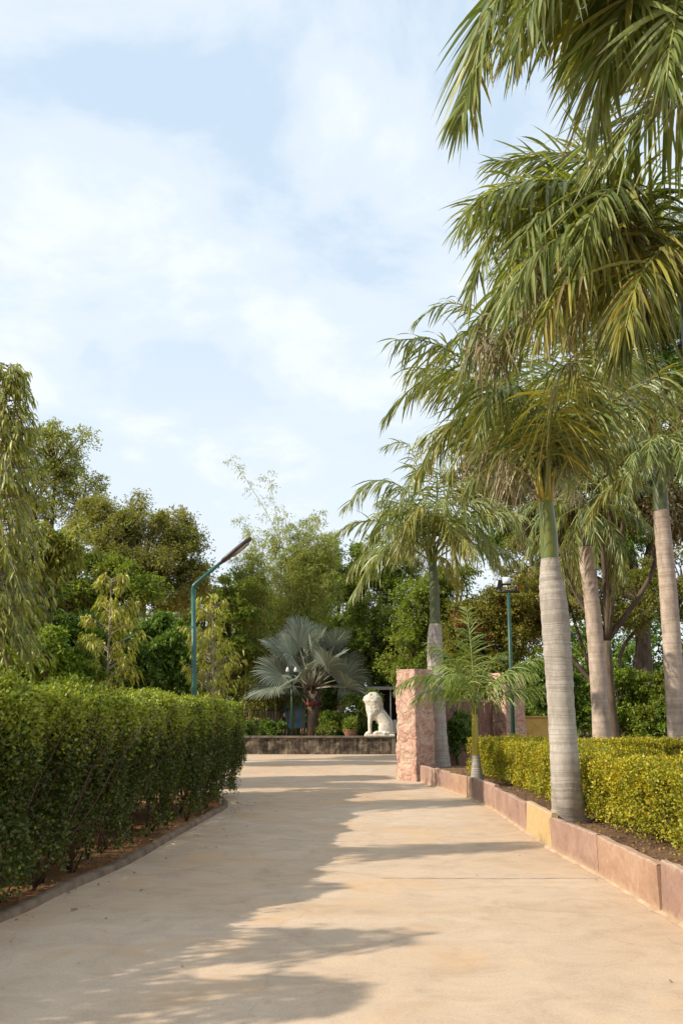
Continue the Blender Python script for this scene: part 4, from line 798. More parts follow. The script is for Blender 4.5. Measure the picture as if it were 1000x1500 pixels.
tree('tree', 'dark green rounded tree just right of the bent lamp post', 'tree', G(325, 42), [B(335, 890, 42, 50, 55), B(345, 960, 42, 45, 50), B(300, 900, 42, 35, 60)], 'mid', 90, .6, 34, 11, .12, .06, .2, .25, .25, GL, 'bark', 4)
tree('tree', 'dense dark mango like tree behind the left end of the hedge', 'tree', G(60, 20), [B(50, 945, 20, 75, 60), B(20, 860, 20, 50, 60), B(110, 960, 20, 60, 60), B(-60, 900, 20, 90, 100)], 'dark', 120, .50, 36, 12, .13, .045, .15, .2, .5, GL, 'bark', 5)
tree('tree', 'shaded dark green tree between the two slim yellow trees', 'tree', G(235, 22), [B(235, 955, 22, 60, 50), B(200, 990, 22, 60, 35), B(270, 985, 22, 45, 40)], 'dark', 90, .45, 34, 12, .12, .05, .12, .2, .3, GL, 'bark', 6)
tree('shrub', 'bright green shrub showing above the left end of the hedge', 'shrub', G(75, 17.5), [B(70, 960, 17.5, 35, 35), B(110, 985, 17.5, 30, 22)], 'bright', 26, .32, 26, 10, .10, .045, .05, .3, .3, 'shrubs behind the tall hedge', 'bark', 7)
tree('shrub', 'light green leafy sapling with drooping leaves left of the slim yellow tree', 'shrub', G(75, 19), [B(50, 795, 19, 40, 35), B(95, 790, 19, 30, 25)], 'ashoka', 26, .42, 24, 10, .17, .045, .05, .5, .9, 'shrubs behind the tall hedge', 'bark', 8)
# behind the wall, centre
tree('tree', 'broad green tree to the right of the bamboo', 'tree', G(500, 52), [B(500, 840, 52, 45, 50), B(540, 830, 52, 40, 45), B(460, 860, 52, 50, 50), B(580, 850, 52, 40, 50)], 'mid', 110, .85, 32, 11, .16, .085, .3, .3, .25, GM, 'bark', 9)
tree('tree', 'shadowy green tree behind the silver fan palm', 'tree', G(420, 47), [B(400, 930, 47, 60, 60), B(480, 930, 47, 60, 55), B(360, 890, 47, 45, 50)], 'mid', 120, .85, 34, 11, .16, .08, .28, .3, .25, GM, 'bark', 10)
tree('tree', 'dark green tree right of the fan palm above the lion', 'tree', G(560, 45), [B(560, 930, 45, 50, 65), B(600, 960, 45, 45, 55), B(545, 1000, 45, 40, 30)], 'mid', 110, .75, 34, 11, .15, .08, .25, .3, .3, GM, 'bark', 11)
tree('tree', 'darker low tree behind the iron fence', 'tree', G(360, 44), [B(370, 1000, 44, 50, 40), B(310, 1000, 44, 50, 45), B(480, 1010, 47, 40, 32)], 'dark', 90, .7, 34, 11, .14, .06, .2, .2, .3, GM, 'bark', 12)
tree('shrub', 'drooping green shrub on the wall just left of the lion', 'shrub', at(522, 1076, 39) * [1, 1, 0] + [0, 0, .55], [B(522, 1035, 39.2, 20, 22), B(508, 1055, 39.2, 16, 16), B(535, 1025, 39.6, 18, 20)], 'mid', 22, .42, 26, 10, .17, .035, .05, .3, .8, 'shrubs on the lion wall', 'bark', 13)
tree('shrub', 'low round dark shrub at the foot of the fan palm', 'shrub', at(405, 1076, 39) * [1, 1, 0] + [0, 0, .55], [B(403, 1066, 38.8, 13, 8)], 'dark', 12, .25, 24, 10, .08, .05, .03, .2, .1, 'shrubs on the lion wall', 'bark', 14)
tree('shrub', 'small leafy shrub right of the fan palm trunk', 'shrub', at(480, 1076, 39) * [1, 1, 0] + [0, 0, .55], [B(482, 1058, 38.7, 13, 13)], 'mid', 12, .3, 22, 10, .14, .04, .03, .2, .5, 'shrubs on the lion wall', 'bark', 15)
# right background
tree('flowering_tree', 'rust and yellow green bougainvillea tree with red blossom behind the floodlight post', 'tree', G(735, 33), [B(745, 905, 33, 48, 55), B(700, 930, 33, 42, 55), B(780, 880, 33, 35, 55), B(725, 985, 33, 45, 30)], 'bougain', 110, .62, 34, 11, .10, .06, .2, .25, .2, GR_, 'bark', 16, extra=('red', 110))
tree('tree', 'yellow green tree behind the small young palm', 'tree', G(640, 36), [B(625, 900, 36, 42, 60), B(665, 880, 36, 45, 60), B(605, 960, 36, 40, 45), B(670, 960, 36, 40, 40)], 'mid', 110, .65, 34, 11, .12, .065, .22, .3, .25, GR_, 'bark', 17)
tree('tree', 'olive tree with spreading brown limbs behind the two pale palms', 'tree', G(905, 36), [B(830, 855, 36, 55, 60), B(935, 880, 36, 60, 45), B(1000, 850, 36, 60, 60), B(780, 820, 38, 45, 50)], 'olive', 130, .62, 32, 10, .11, .055, .17, .16, .2, GR_, 'bark', 18)
tree('dry_leaved_tree', 'tree with clumps of tan dry leaves showing through the palm fronds on the right', 'tree', G(905, 30), [B(930, 610, 30, 90, 60), B(945, 588, 26.5, 62, 30), B(890, 610, 26.8, 45, 24), B(770, 690, 30, 70, 45), B(860, 700, 30, 70, 50), B(960, 740, 30, 70, 45), B(700, 700, 31, 50, 40), B(735, 640, 31, 55, 40), B(830, 770, 31, 60, 35)], 'drytree', 190, .55, 26, 10, .19, .07, .17, .3, .8, GR_, 'bark', 19)
tree('tree', 'tall dark green tree high behind the palm crowns on the right', 'tree', G(960, 40), [B(900, 500, 40, 110, 80), B(990, 560, 40, 100, 90), B(860, 640, 40, 100, 80), B(990, 700, 40, 80, 60), B(790, 640, 41, 70, 70), B(850, 770, 41, 80, 50), B(740, 760, 41, 60, 50), B(1000, 470, 40, 70, 60), B(900, 780, 40, 90, 50)], 'dark', 260, .9, 34, 11, .16, .08, .4, .3, .3, GR_, 'bark', 20)
tree('shrub', 'glossy green bushy shrub between the two pale palm trunks', 'shrub', G(915, 31), [B(905, 1010, 31, 40, 42), B(935, 1045, 31, 40, 30), B(870, 1050, 31, 30, 28)], 'bright', 80, .48, 30, 11, .11, .06, .08, .2, .25, 'shrubs beyond the golden hedges', 'bark', 21, extra=None)
tree('shrub', 'green and yellow shrub at the right edge behind the pale palm', 'shrub', G(985, 30), [B(990, 1020, 30, 45, 45), B(960, 1060, 30, 30, 22)], 'mid', 60, .48, 30, 11, .11, .06, .08, .2, .25, 'shrubs beyond the golden hedges', 'bark', 22)
tree('shrub', 'leafy green shrub above the yellow wall beside the ringed palm', 'shrub', G(795, 31), [B(790, 1010, 31, 32, 42), B(830, 1030, 31, 30, 40)], 'dark', 60, .45, 30, 11, .11, .06, .08, .2, .25, 'shrubs beyond the golden hedges', 'bark', 23)
tree('shrub', 'shaded green shrub in the dark gap beside the young palm', 'shrub', at(672, 1100, 24.5) * [1, 1, 0] + [0, 0, .3], [B(672, 1065, 24.5, 20, 20), B(655, 1080, 24.5, 12, 12)], 'dark', 30, .33, 26, 10, .11, .04, .05, .2, .4, 'shrubs beyond the golden hedges', 'bark', 24)

for i, (x, y, r0, lb) in enumerate([(-5.7, 7.2, .95, 'nearest dark bush added behind the tall hedge to shade its foot'), (-5.4, 9.8, 1.0, 'dark bush added for shade behind the middle of the tall hedge'), (-5.0, 12.6, 1.0, 'dark bush added for shade behind the tall hedge before the slim trees'), (-4.7, 15.2, .9, 'dark bush added for shade behind the far end of the tall hedge')]):  # added bushes hidden by the hedge, keep sun off the earth beneath it
    b0 = np.array([x, y, -.03]); tree('shrub', lb, 'shrub', b0, [(b0 + [0, 0, .85], (r0, 1.5, .85))], 'dark', 46, .4, 26, 9, .12, .055, .05, .2, .3, 'shrubs behind the tall hedge', 'bark', 80 + i)
for i, (x, rr_, lb) in enumerate([(372, 22, 'low dark bush added to darken the bank in front of the iron fence'), (500, 18, 'low dark bush added to darken the bank behind the plant pot beside the lion'), (538, 14, 'low dark bush added to darken the bank between shrub and lion')]):  # added bushes, cover sunlit earth so the bank looks shaded
    b0 = at(x, 1070, 39.6 + .3 * i); b0[2] = WH_ - .06; tree('shrub', lb, 'shrub', b0, [(b0 + [0, 0, .4], (rr_ * .03, .5, .42))], 'dark', 18, .33, 24, 9, .12, .045, .04, .2, .4, 'shrubs on the lion wall', 'bark', 90 + i)
# far tree belt closing the horizon
for i, (px, Y, hgt, mt, lb) in enumerate([(-60, 55, 150, 'mid', 'distant green tree at the far left beyond the pale airy tree'), (90, 58, 170, 'dark', 'distant dark tree behind the slim yellow tree on the left'), (240, 60, 150, 'mid', 'distant tree behind the scrubby olive tree'), (390, 64, 170, 'dark', 'distant dark tree behind the bamboo'), (540, 66, 170, 'mid', 'distant tree directly above the lion'), (660, 62, 180, 'dark', 'distant dark tree behind the young palm'), (790, 58, 190, 'mid', 'distant tree behind the ringed palm trunk'), (930, 56, 190, 'dark', 'distant dark tree between the pale palms'), (1080, 54, 190, 'mid', 'distant tree beyond the right edge')]):
    tree('tree', lb, 'tree', G(px, Y), [B(px, 1045 - hgt * .55, Y, 85, hgt * .5), B(px - 45, 1020, Y, 70, 45), B(px + 45, 1020, Y, 70, 45)], mt, 75, 1.3, 26, 9, .26, .15, .35, .3, .2, 'far belt of trees', 'bark', 60 + i, limbs=False)

# ---- columnar drooping trees (ashoka)
def ashoka(name, label, base, h, r0, nb, lpb, L, mat, group, seed, z_lo=.25, top=.35, dens_var=0.0, pole=.06, bark='bark_pale', tuft=False):
    r = np.random.default_rng(seed); base = np.asarray(base, float); root = empty(name, base, label, 'tree', group)
    mb = MB(); tube(mb, smooth_path([base - [0, 0, .05], base + [r.normal(0, .05), r.normal(0, .05), h * .5], base + [r.normal(0, .05), 0, h * .97]], 8), np.linspace(pole, .012, 17), 8)
    zz_ = z_lo + (1 - z_lo) * r.random(nb) ** .9; az = r.uniform(0, 2 * np.pi, nb)
    if dens_var > 0:
        nt_ = int(nb / 4); tiers = z_lo + (1 - z_lo) * (np.arange(nt_) + r.uniform(.1, .9, nt_)) / nt_; zz_ = tiers[r.integers(0, len(tiers), nb)] + r.normal(0, .012, nb)
        azt = r.uniform(0, 2 * np.pi, len(tiers) * 3); az = azt[r.integers(0, len(azt), nb)] + r.normal(0, .25, nb)
    prof_ = np.interp(zz_, [z_lo, z_lo + .2, .75, 1.0], [.75, 1.0, .8, top]); bl_ = r0 * prof_ * r.uniform(.55, 1.15, nb)
    P0 = base + np.stack([0 * az, 0 * az, zz_ * h], 1); d = np.stack([np.cos(az), np.sin(az), 0 * az], 1); mb2 = MB()
    for i in range(nb):
        p1 = P0[i] + d[i] * bl_[i] * .6 + [0, 0, (.34 if tuft else .10) * bl_[i]]; p2 = P0[i] + d[i] * bl_[i] + [0, 0, (.5 if tuft else -.45) * bl_[i]]; tube(mb, [P0[i], p1, p2], [.012, .008, .004], 4, cap=False)
    m = nb * lpb; bi = np.repeat(np.arange(nb), lpb); tt = r.uniform(.3, 1.05, m); lo = bl_[bi]
    if tuft: tt = np.where(r.random(m) < .8, r.uniform(.75, 1.1, m), tt)
    P = P0[bi] + d[bi] * (lo * tt)[:, None]; P[:, 2] += lo * ((.65 * tt - .15 * tt ** 2) if tuft else (.25 * tt - .70 * tt ** 2)) + r.normal(0, .02, m); P += r.normal(0, .035, (m, 3))
    D = nrm(d[bi] * .9 + nrm(r.normal(size=(m, 3))) * (1.1 if tuft else .75) + [0, 0, .1 if tuft else -.15]); S = nrm(np.cross(D, r.normal(size=(m, 3))))
    ribbons(mb2, P, D, S, L * r.uniform(.7, 1.2, m), L * .2 * r.uniform(.8, 1.2, m), 2.3, 3, 0, fold=.1, base=.3)
    mb.build('trunk', M[bark], root, loc=base); mb2.build('crown', M[mat], root, loc=base); return root
GA = 'slender drooping trees behind the tall hedge'
ashoka('mast_tree', 'tall mast tree with drooping yellow green leaves cut by the left edge', G(-32, 14.5), 7.55, 1.0, 520, 14, .19, 'ashoka', GA, 1)
ashoka('mast_tree', 'slim young yellow leaved tree standing alone left of the bent lamp post', G(154, 18), 4.45, .62, 60, 22, .20, 'ashoka_y', GA, 2, z_lo=.40, top=.35, dens_var=1, pole=.03, tuft=True)
ashoka('mast_tree', 'slim young tree with yellow green leaves just right of the green lamp post', G(305, 19), 3.95, .62, 95, 18, .15, 'ashoka_y', GA, 3, z_lo=.33, top=.6, dens_var=1, pole=.03, tuft=True)
ashoka('mast_tree', 'mast tree outside the left edge beside the hedge, seen only by its shadow', (-6.3, 8.9, -.03), 6.5, .8, 230, 11, .22, 'ashoka', GA, 4)
ashoka('mast_tree', 'shorter mast tree outside the left edge, nearest the camera', (-5.3, 5.2, -.03), 4.3, .9, 170, 11, .22, 'ashoka', GA, 5)
ashoka('mast_tree', 'mast tree outside the left edge between its two neighbours', (-6.0, 7.1, -.03), 4.4, .9, 180, 11, .22, 'ashoka', GA, 6)
ashoka('mast_tree', 'mast tree outside the lower left corner, south of the hedge end', (-5.2, 4.1, -.03), 3.9, 1.0, 190, 11, .22, 'ashoka', GA, 7)

# ---- bamboo
def bamboo(label, base, tips, mat, seed, nleaf=900, rad=.035, spray=.45):
    r = np.random.default_rng(seed); base = np.asarray(base, float); root = empty('bamboo', base, label, 'bamboo'); mb2 = MB()
    for i, (tip, arch, dens) in enumerate(tips):
        mb = MB(); tip = np.asarray(tip, float); b0 = base + r.normal(0, .35, 3) * [1, 1, 0]
        mid = b0 * .45 + tip * .55; mid[2] += arch; mid[0] += (b0[0] - tip[0]) * .25
        c = smooth_path([b0, b0 * .7 + mid * .3 + [0, 0, arch * .3], mid, tip], 10); tube(mb, c, np.linspace(rad, .006, len(c)), 6)
        nn = int(nleaf * dens); tt = .35 + .65 * r.random(nn) ** .8; ix = tt * (len(c) - 1); Pc = np.stack([np.interp(ix, np.arange(len(c)), c[:, k]) for k in range(3)], 1)
        node = np.round(ix * 1.3); an = node * 2.4 + r.normal(0, .5, nn); ln = spray * r.random(nn) * (1.15 - tt * .6)
        P = Pc + np.stack([np.cos(an), np.sin(an), 0 * an], 1) * ln[:, None]; P[:, 2] += .15 * ln - ln ** 2 * .55 + r.normal(0, .08, nn)
        D = nrm(np.stack([np.cos(an), np.sin(an), 0 * an], 1) * .5 + r.normal(0, .45, (nn, 3)) + [0, 0, -.7]); leaves(mb2, P, D, nrm(r.normal(size=(nn, 3))), .21 * r.uniform(.7, 1.2, nn), .034)
        mb.build('culm', M['culm'], root, loc=base)
    mb2.build('foliage', M[mat], root, loc=base); return root
YM = 44
tp_ = []
r_ = np.random.default_rng(5)
for i in range(34):
    x = r_.uniform(395, 500); y = np.interp(x, [395, 430, 470, 500], [760, 725, 750, 800]) + r_.uniform(0, 75); tp_.append((at(x, y, YM + r_.uniform(-1.5, 1.5)), r_.uniform(.1, .7), 1.0))
tp_ += [(at(338, 668, YM), 1.6, .38), (at(392, 692, YM), .4, .45), (at(350, 757, YM), .8, .7)]
bamboo('clump of golden stemmed bamboo with feathery tops and one culm arching far left', G(432, YM), tp_, 'bamboo', 3, 1500, .045, .85)
tp_ = [(at(r_.uniform(345, 395), r_.uniform(770, 850), YM - 2), r_.uniform(.1, .6), .9) for i in range(12)]
bamboo('smaller yellow bamboo clump just right of the bent lamp head', G(380, YM - 2), tp_, 'bamboo', 4, 1300, .045, .8)

# ------------------------------------------------------------------ lion wall, lion
WY = gr(460, 1105)[1]; Wx0 = -13.0; Wx1 = at(579, 1106, WY)[0]; WH = .66
root = empty('stone_wall', ((Wx0 + Wx1) / 2, WY, 0), 'low dark weather stained wall at the end of the drive under the lion', 'wall')
def masonry(mb, o_, u, n_, Wd, H, th, r, cmin=.13, cmax=.26, smin=.16, smax=.42, gap=.012):
    """rough stone blocks laid on a face: origin o_, along u, outward n_"""
    z = 0; o_ = np.asarray(o_, float); u = np.asarray(u, float); n_ = np.asarray(n_, float)
    while z < H - .02:
        ch = min(r.uniform(cmin, cmax), H - z); ch = H - z if H - z - ch < .07 else ch
        x = 0
        while x < Wd - .01:
            cw = min(r.uniform(smin, smax), Wd - x); cw = Wd - x if Wd - x - cw < .09 else cw
            t = th + r.uniform(-.012, .02); g = gap
            def P(a, b, d): return o_ + u * a + np.array([0, 0, b]) + n_ * d
            x0, x1, z0_, z1_ = x + g * (x > 0), x + cw - g * (x + cw < Wd), z + g * (z > 0), z + ch - g
            bev = .022; j = lambda: r.uniform(-.008, .008)
            V = [P(x0, z0_, -.02), P(x1, z0_, -.02), P(x1, z1_, -.02), P(x0, z1_, -.02), P(x0 + j() * .3, z0_, t * .5), P(x1, z0_, t * .5), P(x1, z1_, t * .5), P(x0, z1_, t * .5),
                 P(x0 + bev + j(), z0_ + bev + j(), t + j()), P(x1 - bev + j(), z0_ + bev + j(), t + j()), P(x1 - bev + j(), z1_ - bev + j(), t + j()), P(x0 + bev + j(), z1_ - bev + j(), t + j())]
            mb.add(V, [[0, 1, 5, 4], [1, 2, 6, 5], [2, 3, 7, 6], [3, 0, 4, 7], [4, 5, 9, 8], [5, 6, 10, 9], [6, 7, 11, 10], [7, 4, 8, 11], [8, 9, 10, 11]])
            x += cw
        z += ch
rr0 = np.random.default_rng(21)
mb = MB(); box(mb, ((Wx0 + Wx1) / 2, WY + .25, WH / 2 - .04), (Wx1 - Wx0 - .1, .40, WH + .02)); gx, gz = np.meshgrid(np.linspace(Wx0, Wx1 - .1, 260), np.linspace(-.05, WH - .03, 14), indexing='ij'); Pg = np.stack([gx.ravel(), 0 * gx.ravel() + WY, gz.ravel()], 1)
Pg[:, 1] += .02 + vnoise(Pg, 3.1, 2) * .018 + vnoise(Pg, 9.0, 5) * .010; q, j = np.meshgrid(np.arange(259), np.arange(13), indexing='ij'); mb.add(Pg, np.stack([q * 14 + j, (q + 1) * 14 + j, (q + 1) * 14 + j + 1, q * 14 + j + 1], -1).reshape(-1, 4))
mb.build('wall_face', M['stainwall'], root, loc=root.location, smooth=False)
mb = MB()
x = Wx0
while x < Wx1 - .3:
    l_ = min(rr0.uniform(.9, 1.3), Wx1 - x); box(mb, (x + l_ / 2, WY + .24, WH + .012), (l_ - .012, .56, .075)); x += l_
bevel(mb.build('coping', M['coping'], root, loc=root.location, smooth=False), .01)
mb = MB(); box(mb, (Wx1 - .06, WY + .23, WH / 2 - .04), (.16, .5, WH + .02)); mb.build('end_post', M['coping'], root, loc=root.location, smooth=False)
sheet('raised_bank', [(Wx0, WY + .44), (Wx1 - .1, WY + .44), (Wx1 + .3, WY + 14), (Wx0, WY + 14)], WH - .06, M['bedsoil'], 'raised earth bank behind the low dark wall', 'ground')

LS = at(555, 1080, WY + .3); ls = np.array([LS[0], WY + .30, WH + .05]); root = empty('lion_statue', ls, 'white seated stone lion facing left on the end of the low wall', 'statue')
def blobmesh(name, parts, mat, parent, vox=.022, sm=4):
    bm = bmesh.new()
    for (p, q, r1, r2, sy) in parts:
        p = np.array(p, float); q = np.array(q, float); L = np.linalg.norm(q - p); n = max(1, int(L / (min(r1, r2) * .35)) + 1)
        for i in range(n + 1):
            t = i / n; c = p * (1 - t) + q * t; r = r1 * (1 - t) + r2 * t
            res = bmesh.ops.create_icosphere(bm, subdivisions=2, radius=r)
            for v in res['verts']: v.co.y *= sy; v.co += Vector(c)
    me = bpy.data.meshes.new(name); bm.to_mesh(me); bm.free(); me.materials.append(mat); o = bpy.data.objects.new(name, me); COL.objects.link(o); o.parent = parent
    m = o.modifiers.new('remesh', 'REMESH'); m.mode = 'VOXEL'; m.voxel_size = vox; m.use_smooth_shade = True
    s = o.modifiers.new('smooth', 'SMOOTH'); s.iterations = sm; s.factor = .5
    return o
k = 1.0
body = [((-.26, 0, .92), (.04, 0, .84), .25, .28, .95), ((.04, 0, .84), (.30, 0, .47), .29, .31, .95), ((.30, .0, .42), (.36, 0, .32), .29, .26, 1.1),
        ((.18, -.20, .34), (.30, -.18, .30), .22, .25, .6), ((.18, .20, .34), (.30, .18, .30), .22, .25, .6),
        ((.16, -.24, .16), (-.12, -.25, .13), .085, .075, 1), ((.16, .24, .16), (-.12, .25, .13), .085, .075, 1),
        ((-.12, -.25, .11), (-.20, -.25, .10), .08, .065, 1), ((-.12, .25, .11), (-.20, .25, .10), .08, .065, 1),
        ((-.34, -.15, .85), (-.38, -.15, .50), .12, .085, 1), ((-.38, -.15, .50), (-.38, -.15, .14), .08, .072, 1), ((-.38, -.15, .11), (-.50, -.15, .10), .085, .07, 1.1),
        ((-.34, .15, .85), (-.38, .15, .50), .12, .085, 1), ((-.38, .15, .50), (-.38, .15, .14), .08, .072, 1), ((-.38, .15, .11), (-.50, .15, .10), .085, .07, 1.1),
        ((.52, 0, .20), (.58, -.12, .12), .07, .05, 1), ((.58, -.12, .12), (.36, -.34, .10), .05, .045, 1), ((.36, -.34, .10), (.22, -.36, .11), .045, .07, 1)]
blobmesh('body', body, M['lion'], root)
mane = [((-.30, 0, 1.44), (-.18, 0, 1.40), .31, .34, .95), ((-.22, 0, 1.40), (-.17, 0, 1.05), .35, .36, .92), ((-.19, 0, 1.05), (-.24, 0, .88), .34, .27, .9), ((-.40, 0, 1.22), (-.38, 0, 1.0), .17, .16, .9), ((-.30, 0, 1.62), (-.16, 0, 1.58), .17, .20, 1.1), ((-.02, 0, 1.25), (.0, 0, 1.0), .22, .20, .9)]
blobmesh('mane', mane, M['mane'], root, .02, 3)
head = [((-.44, 0, 1.52), (-.50, 0, 1.50), .165, .15, .95), ((-.50, 0, 1.46), (-.57, 0, 1.44), .10, .085, 1.05), ((-.49, 0, 1.37), (-.54, 0, 1.36), .075, .06, 1.1), ((-.52, .07, 1.58), (-.56, .07, 1.57), .04, .035, 1), ((-.52, -.07, 1.58), (-.56, -.07, 1.57), .04, .035, 1), ((-.62, 0, 1.48), (-.63, 0, 1.47), .035, .03, 1.3)]
blobmesh('head', head, M['lion'], root, .016, 2)
for sgn in (-1, 1): blobmesh('ear', [((-.36, sgn * .19, 1.66), (-.35, sgn * .21, 1.70), .05, .04, .6)], M['lion'], root, .014, 1)
mb = MB(); box(mb, (0.02, 0, .03), (1.24, .74, .10)); o = mb.build('plinth', M['lion'], root, smooth=False); bevel(o, .025, 3)
root.scale = (.98, .98, .98)

# ------------------------------------------------------------------ pink pillars and gate wall
def roughbox(mb, c, sx, sy, H, rot, amp=.034, st=.04):
    cr_, sr = math.cos(rot), math.sin(rot); nx, ny, nz = max(2, int(sx / st)), max(2, int(sy / st)), int(H / st); per = []
    for i in range(nx): per.append((-sx / 2 + sx * i / nx, -sy / 2))
    for i in range(ny): per.append((sx / 2, -sy / 2 + sy * i / ny))
    for i in range(nx): per.append((sx / 2 - sx * i / nx, sy / 2))
    for i in range(ny): per.append((-sx / 2, sy / 2 - sy * i / ny))
    per = np.array(per); n = len(per); V = []
    for k in range(nz + 1):
        z = H * k / nz - .04 * (k == 0)
        for (x, y) in per:
            X = c[0] + x * cr_ - y * sr; Y = c[1] + x * sr + y * cr_; q = Vector((X * 3.3, Y * 3.3, z * 3.3)); d = mnoise.noise(q) * amp * 1.3 + mnoise.noise(q * 3.1) * amp
            r_ = math.hypot(x, y); V.append((X + (x * cr_ - y * sr) / r_ * d, Y + (x * sr + y * cr_) / r_ * d, z + c[2]))
    k, j = np.meshgrid(np.arange(nz), np.arange(n), indexing='ij'); j2 = (j + 1) % n
    mb.add(V, np.stack([k * n + j, k * n + j2, (k + 1) * n + j2, (k + 1) * n + j], -1).reshape(-1, 4))
def pillar(label, c, sz, H, rot, seed, mat='rubble', group='pink stone gate pillars'):
    r = np.random.default_rng(seed); root = empty('stone_pillar', (c[0], c[1], 0), label, 'pillar', group)
    mb = MB(); roughbox(mb, (0, 0, 0), sz + .06, sz + .06, H + .02, rot); mb.build('stonework', M[mat], root)
    mb = MB(); box(mb, (0, 0, H + .03), (sz + .03, sz + .03, .05), rot); bevel(mb.build('cap', M['rubble'], root, smooth=False), .012)
    return root
Yp = 22.6; pc = at(608, 1060, Yp)
pillar('tall pink stone gate pillar where the slab edging ends', (pc[0] + .0, Yp + .10), .60, 2.62, R(42), 5)
Yq = 27.5; pq = at(745, 1045, Yq)
pillar('second pink stone pillar standing behind the floodlight post', (pq[0], Yq + .3), .72, 2.75, R(30), 6)
# joining wall
a_ = np.array([pc[0] + .55, Yp + .75]); b_ = np.array([pq[0] - .45, Yq + .25]); d_ = b_ - a_; L_ = np.linalg.norm(d_); d_ /= L_
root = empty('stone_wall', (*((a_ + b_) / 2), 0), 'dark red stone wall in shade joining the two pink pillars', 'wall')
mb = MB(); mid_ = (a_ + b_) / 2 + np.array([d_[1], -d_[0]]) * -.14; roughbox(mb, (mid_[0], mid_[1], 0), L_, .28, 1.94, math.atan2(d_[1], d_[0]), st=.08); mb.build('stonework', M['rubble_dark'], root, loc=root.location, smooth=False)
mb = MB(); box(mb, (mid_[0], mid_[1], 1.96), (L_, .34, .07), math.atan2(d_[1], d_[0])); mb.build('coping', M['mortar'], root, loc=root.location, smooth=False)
# yellow wall
yw = at(787, 1085, 28.2); root = empty('painted_wall', (yw[0], 28.2, .2), 'low yellow painted wall beyond the golden hedge beside the second pillar', 'wall')
mb = MB(); box(mb, (0, 0, .62), (1.05, .22, 1.30)); bevel(mb.build('plaster', M['yellow_wall'], root, smooth=False), .03, 3)
mb = MB(); box(mb, (0, 0, 1.295), (1.13, .30, .05)); bevel(mb.build('coping', M['yellow_wall'], root, smooth=False), .012)

# ------------------------------------------------------------------ lamps
# bent street lamp in the hedge
YL = 16.3; pt = at(283.5, 858, YL); pb0 = at(288, 1045, YL); pb0[2] = -.03; pb0[0] = at(288, 1045, YL)[0] + .03
root = empty('street_lamp', pb0, 'green bent street lamp post rising out of the tall left hedge', 'street lamp', 'outdoor lamps on green posts')
e1 = at(326, 822, YL); e2 = at(330, 818, YL)
mb = MB(); tube(mb, [pb0, pb0 * .5 + pt * .5, pt - [0, 0, .04]], [.050, .047, .043], 14); mb.build('post', M['green_paint'], root, loc=root.location)
mb = MB(); tube(mb, [pt - [0, 0, .07], pt + [.012, 0, 0], pt * .93 + e1 * .07 + [0, 0, .0], e1], [.043, .043, .036, .031], 14); mb.build('arm', M['green_paint'], root, loc=root.location)
h0 = at(323, 825, YL); h1 = at(368, 788, YL); dh = h1 - h0; Lh = np.linalg.norm(dh); dh /= Lh; up = np.array([-dh[2], 0, dh[0]]); fy = np.array([0, 1.0, 0])
def loft(mb, secs, mi=0):
    V = np.array(secs); n_, c_ = V.shape[:2]; k, j = np.meshgrid(np.arange(n_ - 1), np.arange(c_), indexing='ij'); j2 = (j + 1) % c_
    Q = np.stack([k * c_ + j, k * c_ + j2, (k + 1) * c_ + j2, (k + 1) * c_ + j], -1).reshape(-1, 4); mb.add(V, Q, mi)
mb = MB(); secs = []
for t, wd_, ht, hb in ((0, .03, .03, .03), (.06, .04, .035, .03), (.10, .075, .045, .038), (.25, .10, .048, .04), (.6, .11, .048, .04), (.9, .10, .042, .036), (.98, .07, .03, .03), (1.0, .03, .02, .02)):
    c = h0 + dh * Lh * t; ring = []
    for a in np.linspace(0, 2 * math.pi, 12, endpoint=False):
        ca, sa = math.cos(a), math.sin(a); ca = math.copysign(abs(ca) ** .6, ca); sa = math.copysign(abs(sa) ** .6, sa); ring.append(c + fy * wd_ * ca + up * (ht if sa > 0 else hb) * sa)
    secs.append(ring)
loft(mb, secs); hd = mb.build('lamp_head', M['lamp_dark'], root, loc=root.location)
mb = MB(); secs = []
for t, wd_, hb in ((.32, .03, .02), (.36, .075, .035), (.6, .085, .045), (.82, .075, .04), (.88, .03, .02)):
    c = h0 + dh * Lh * t - up * .035; ring = []
    for a in np.linspace(0, 2 * math.pi, 12, endpoint=False): ring.append(c + fy * wd_ * math.cos(a) + up * (hb if math.sin(a) < 0 else .01) * math.sin(a))
    secs.append(ring)
loft(mb, secs); mb.build('lens', M['glass'], root, loc=root.location)

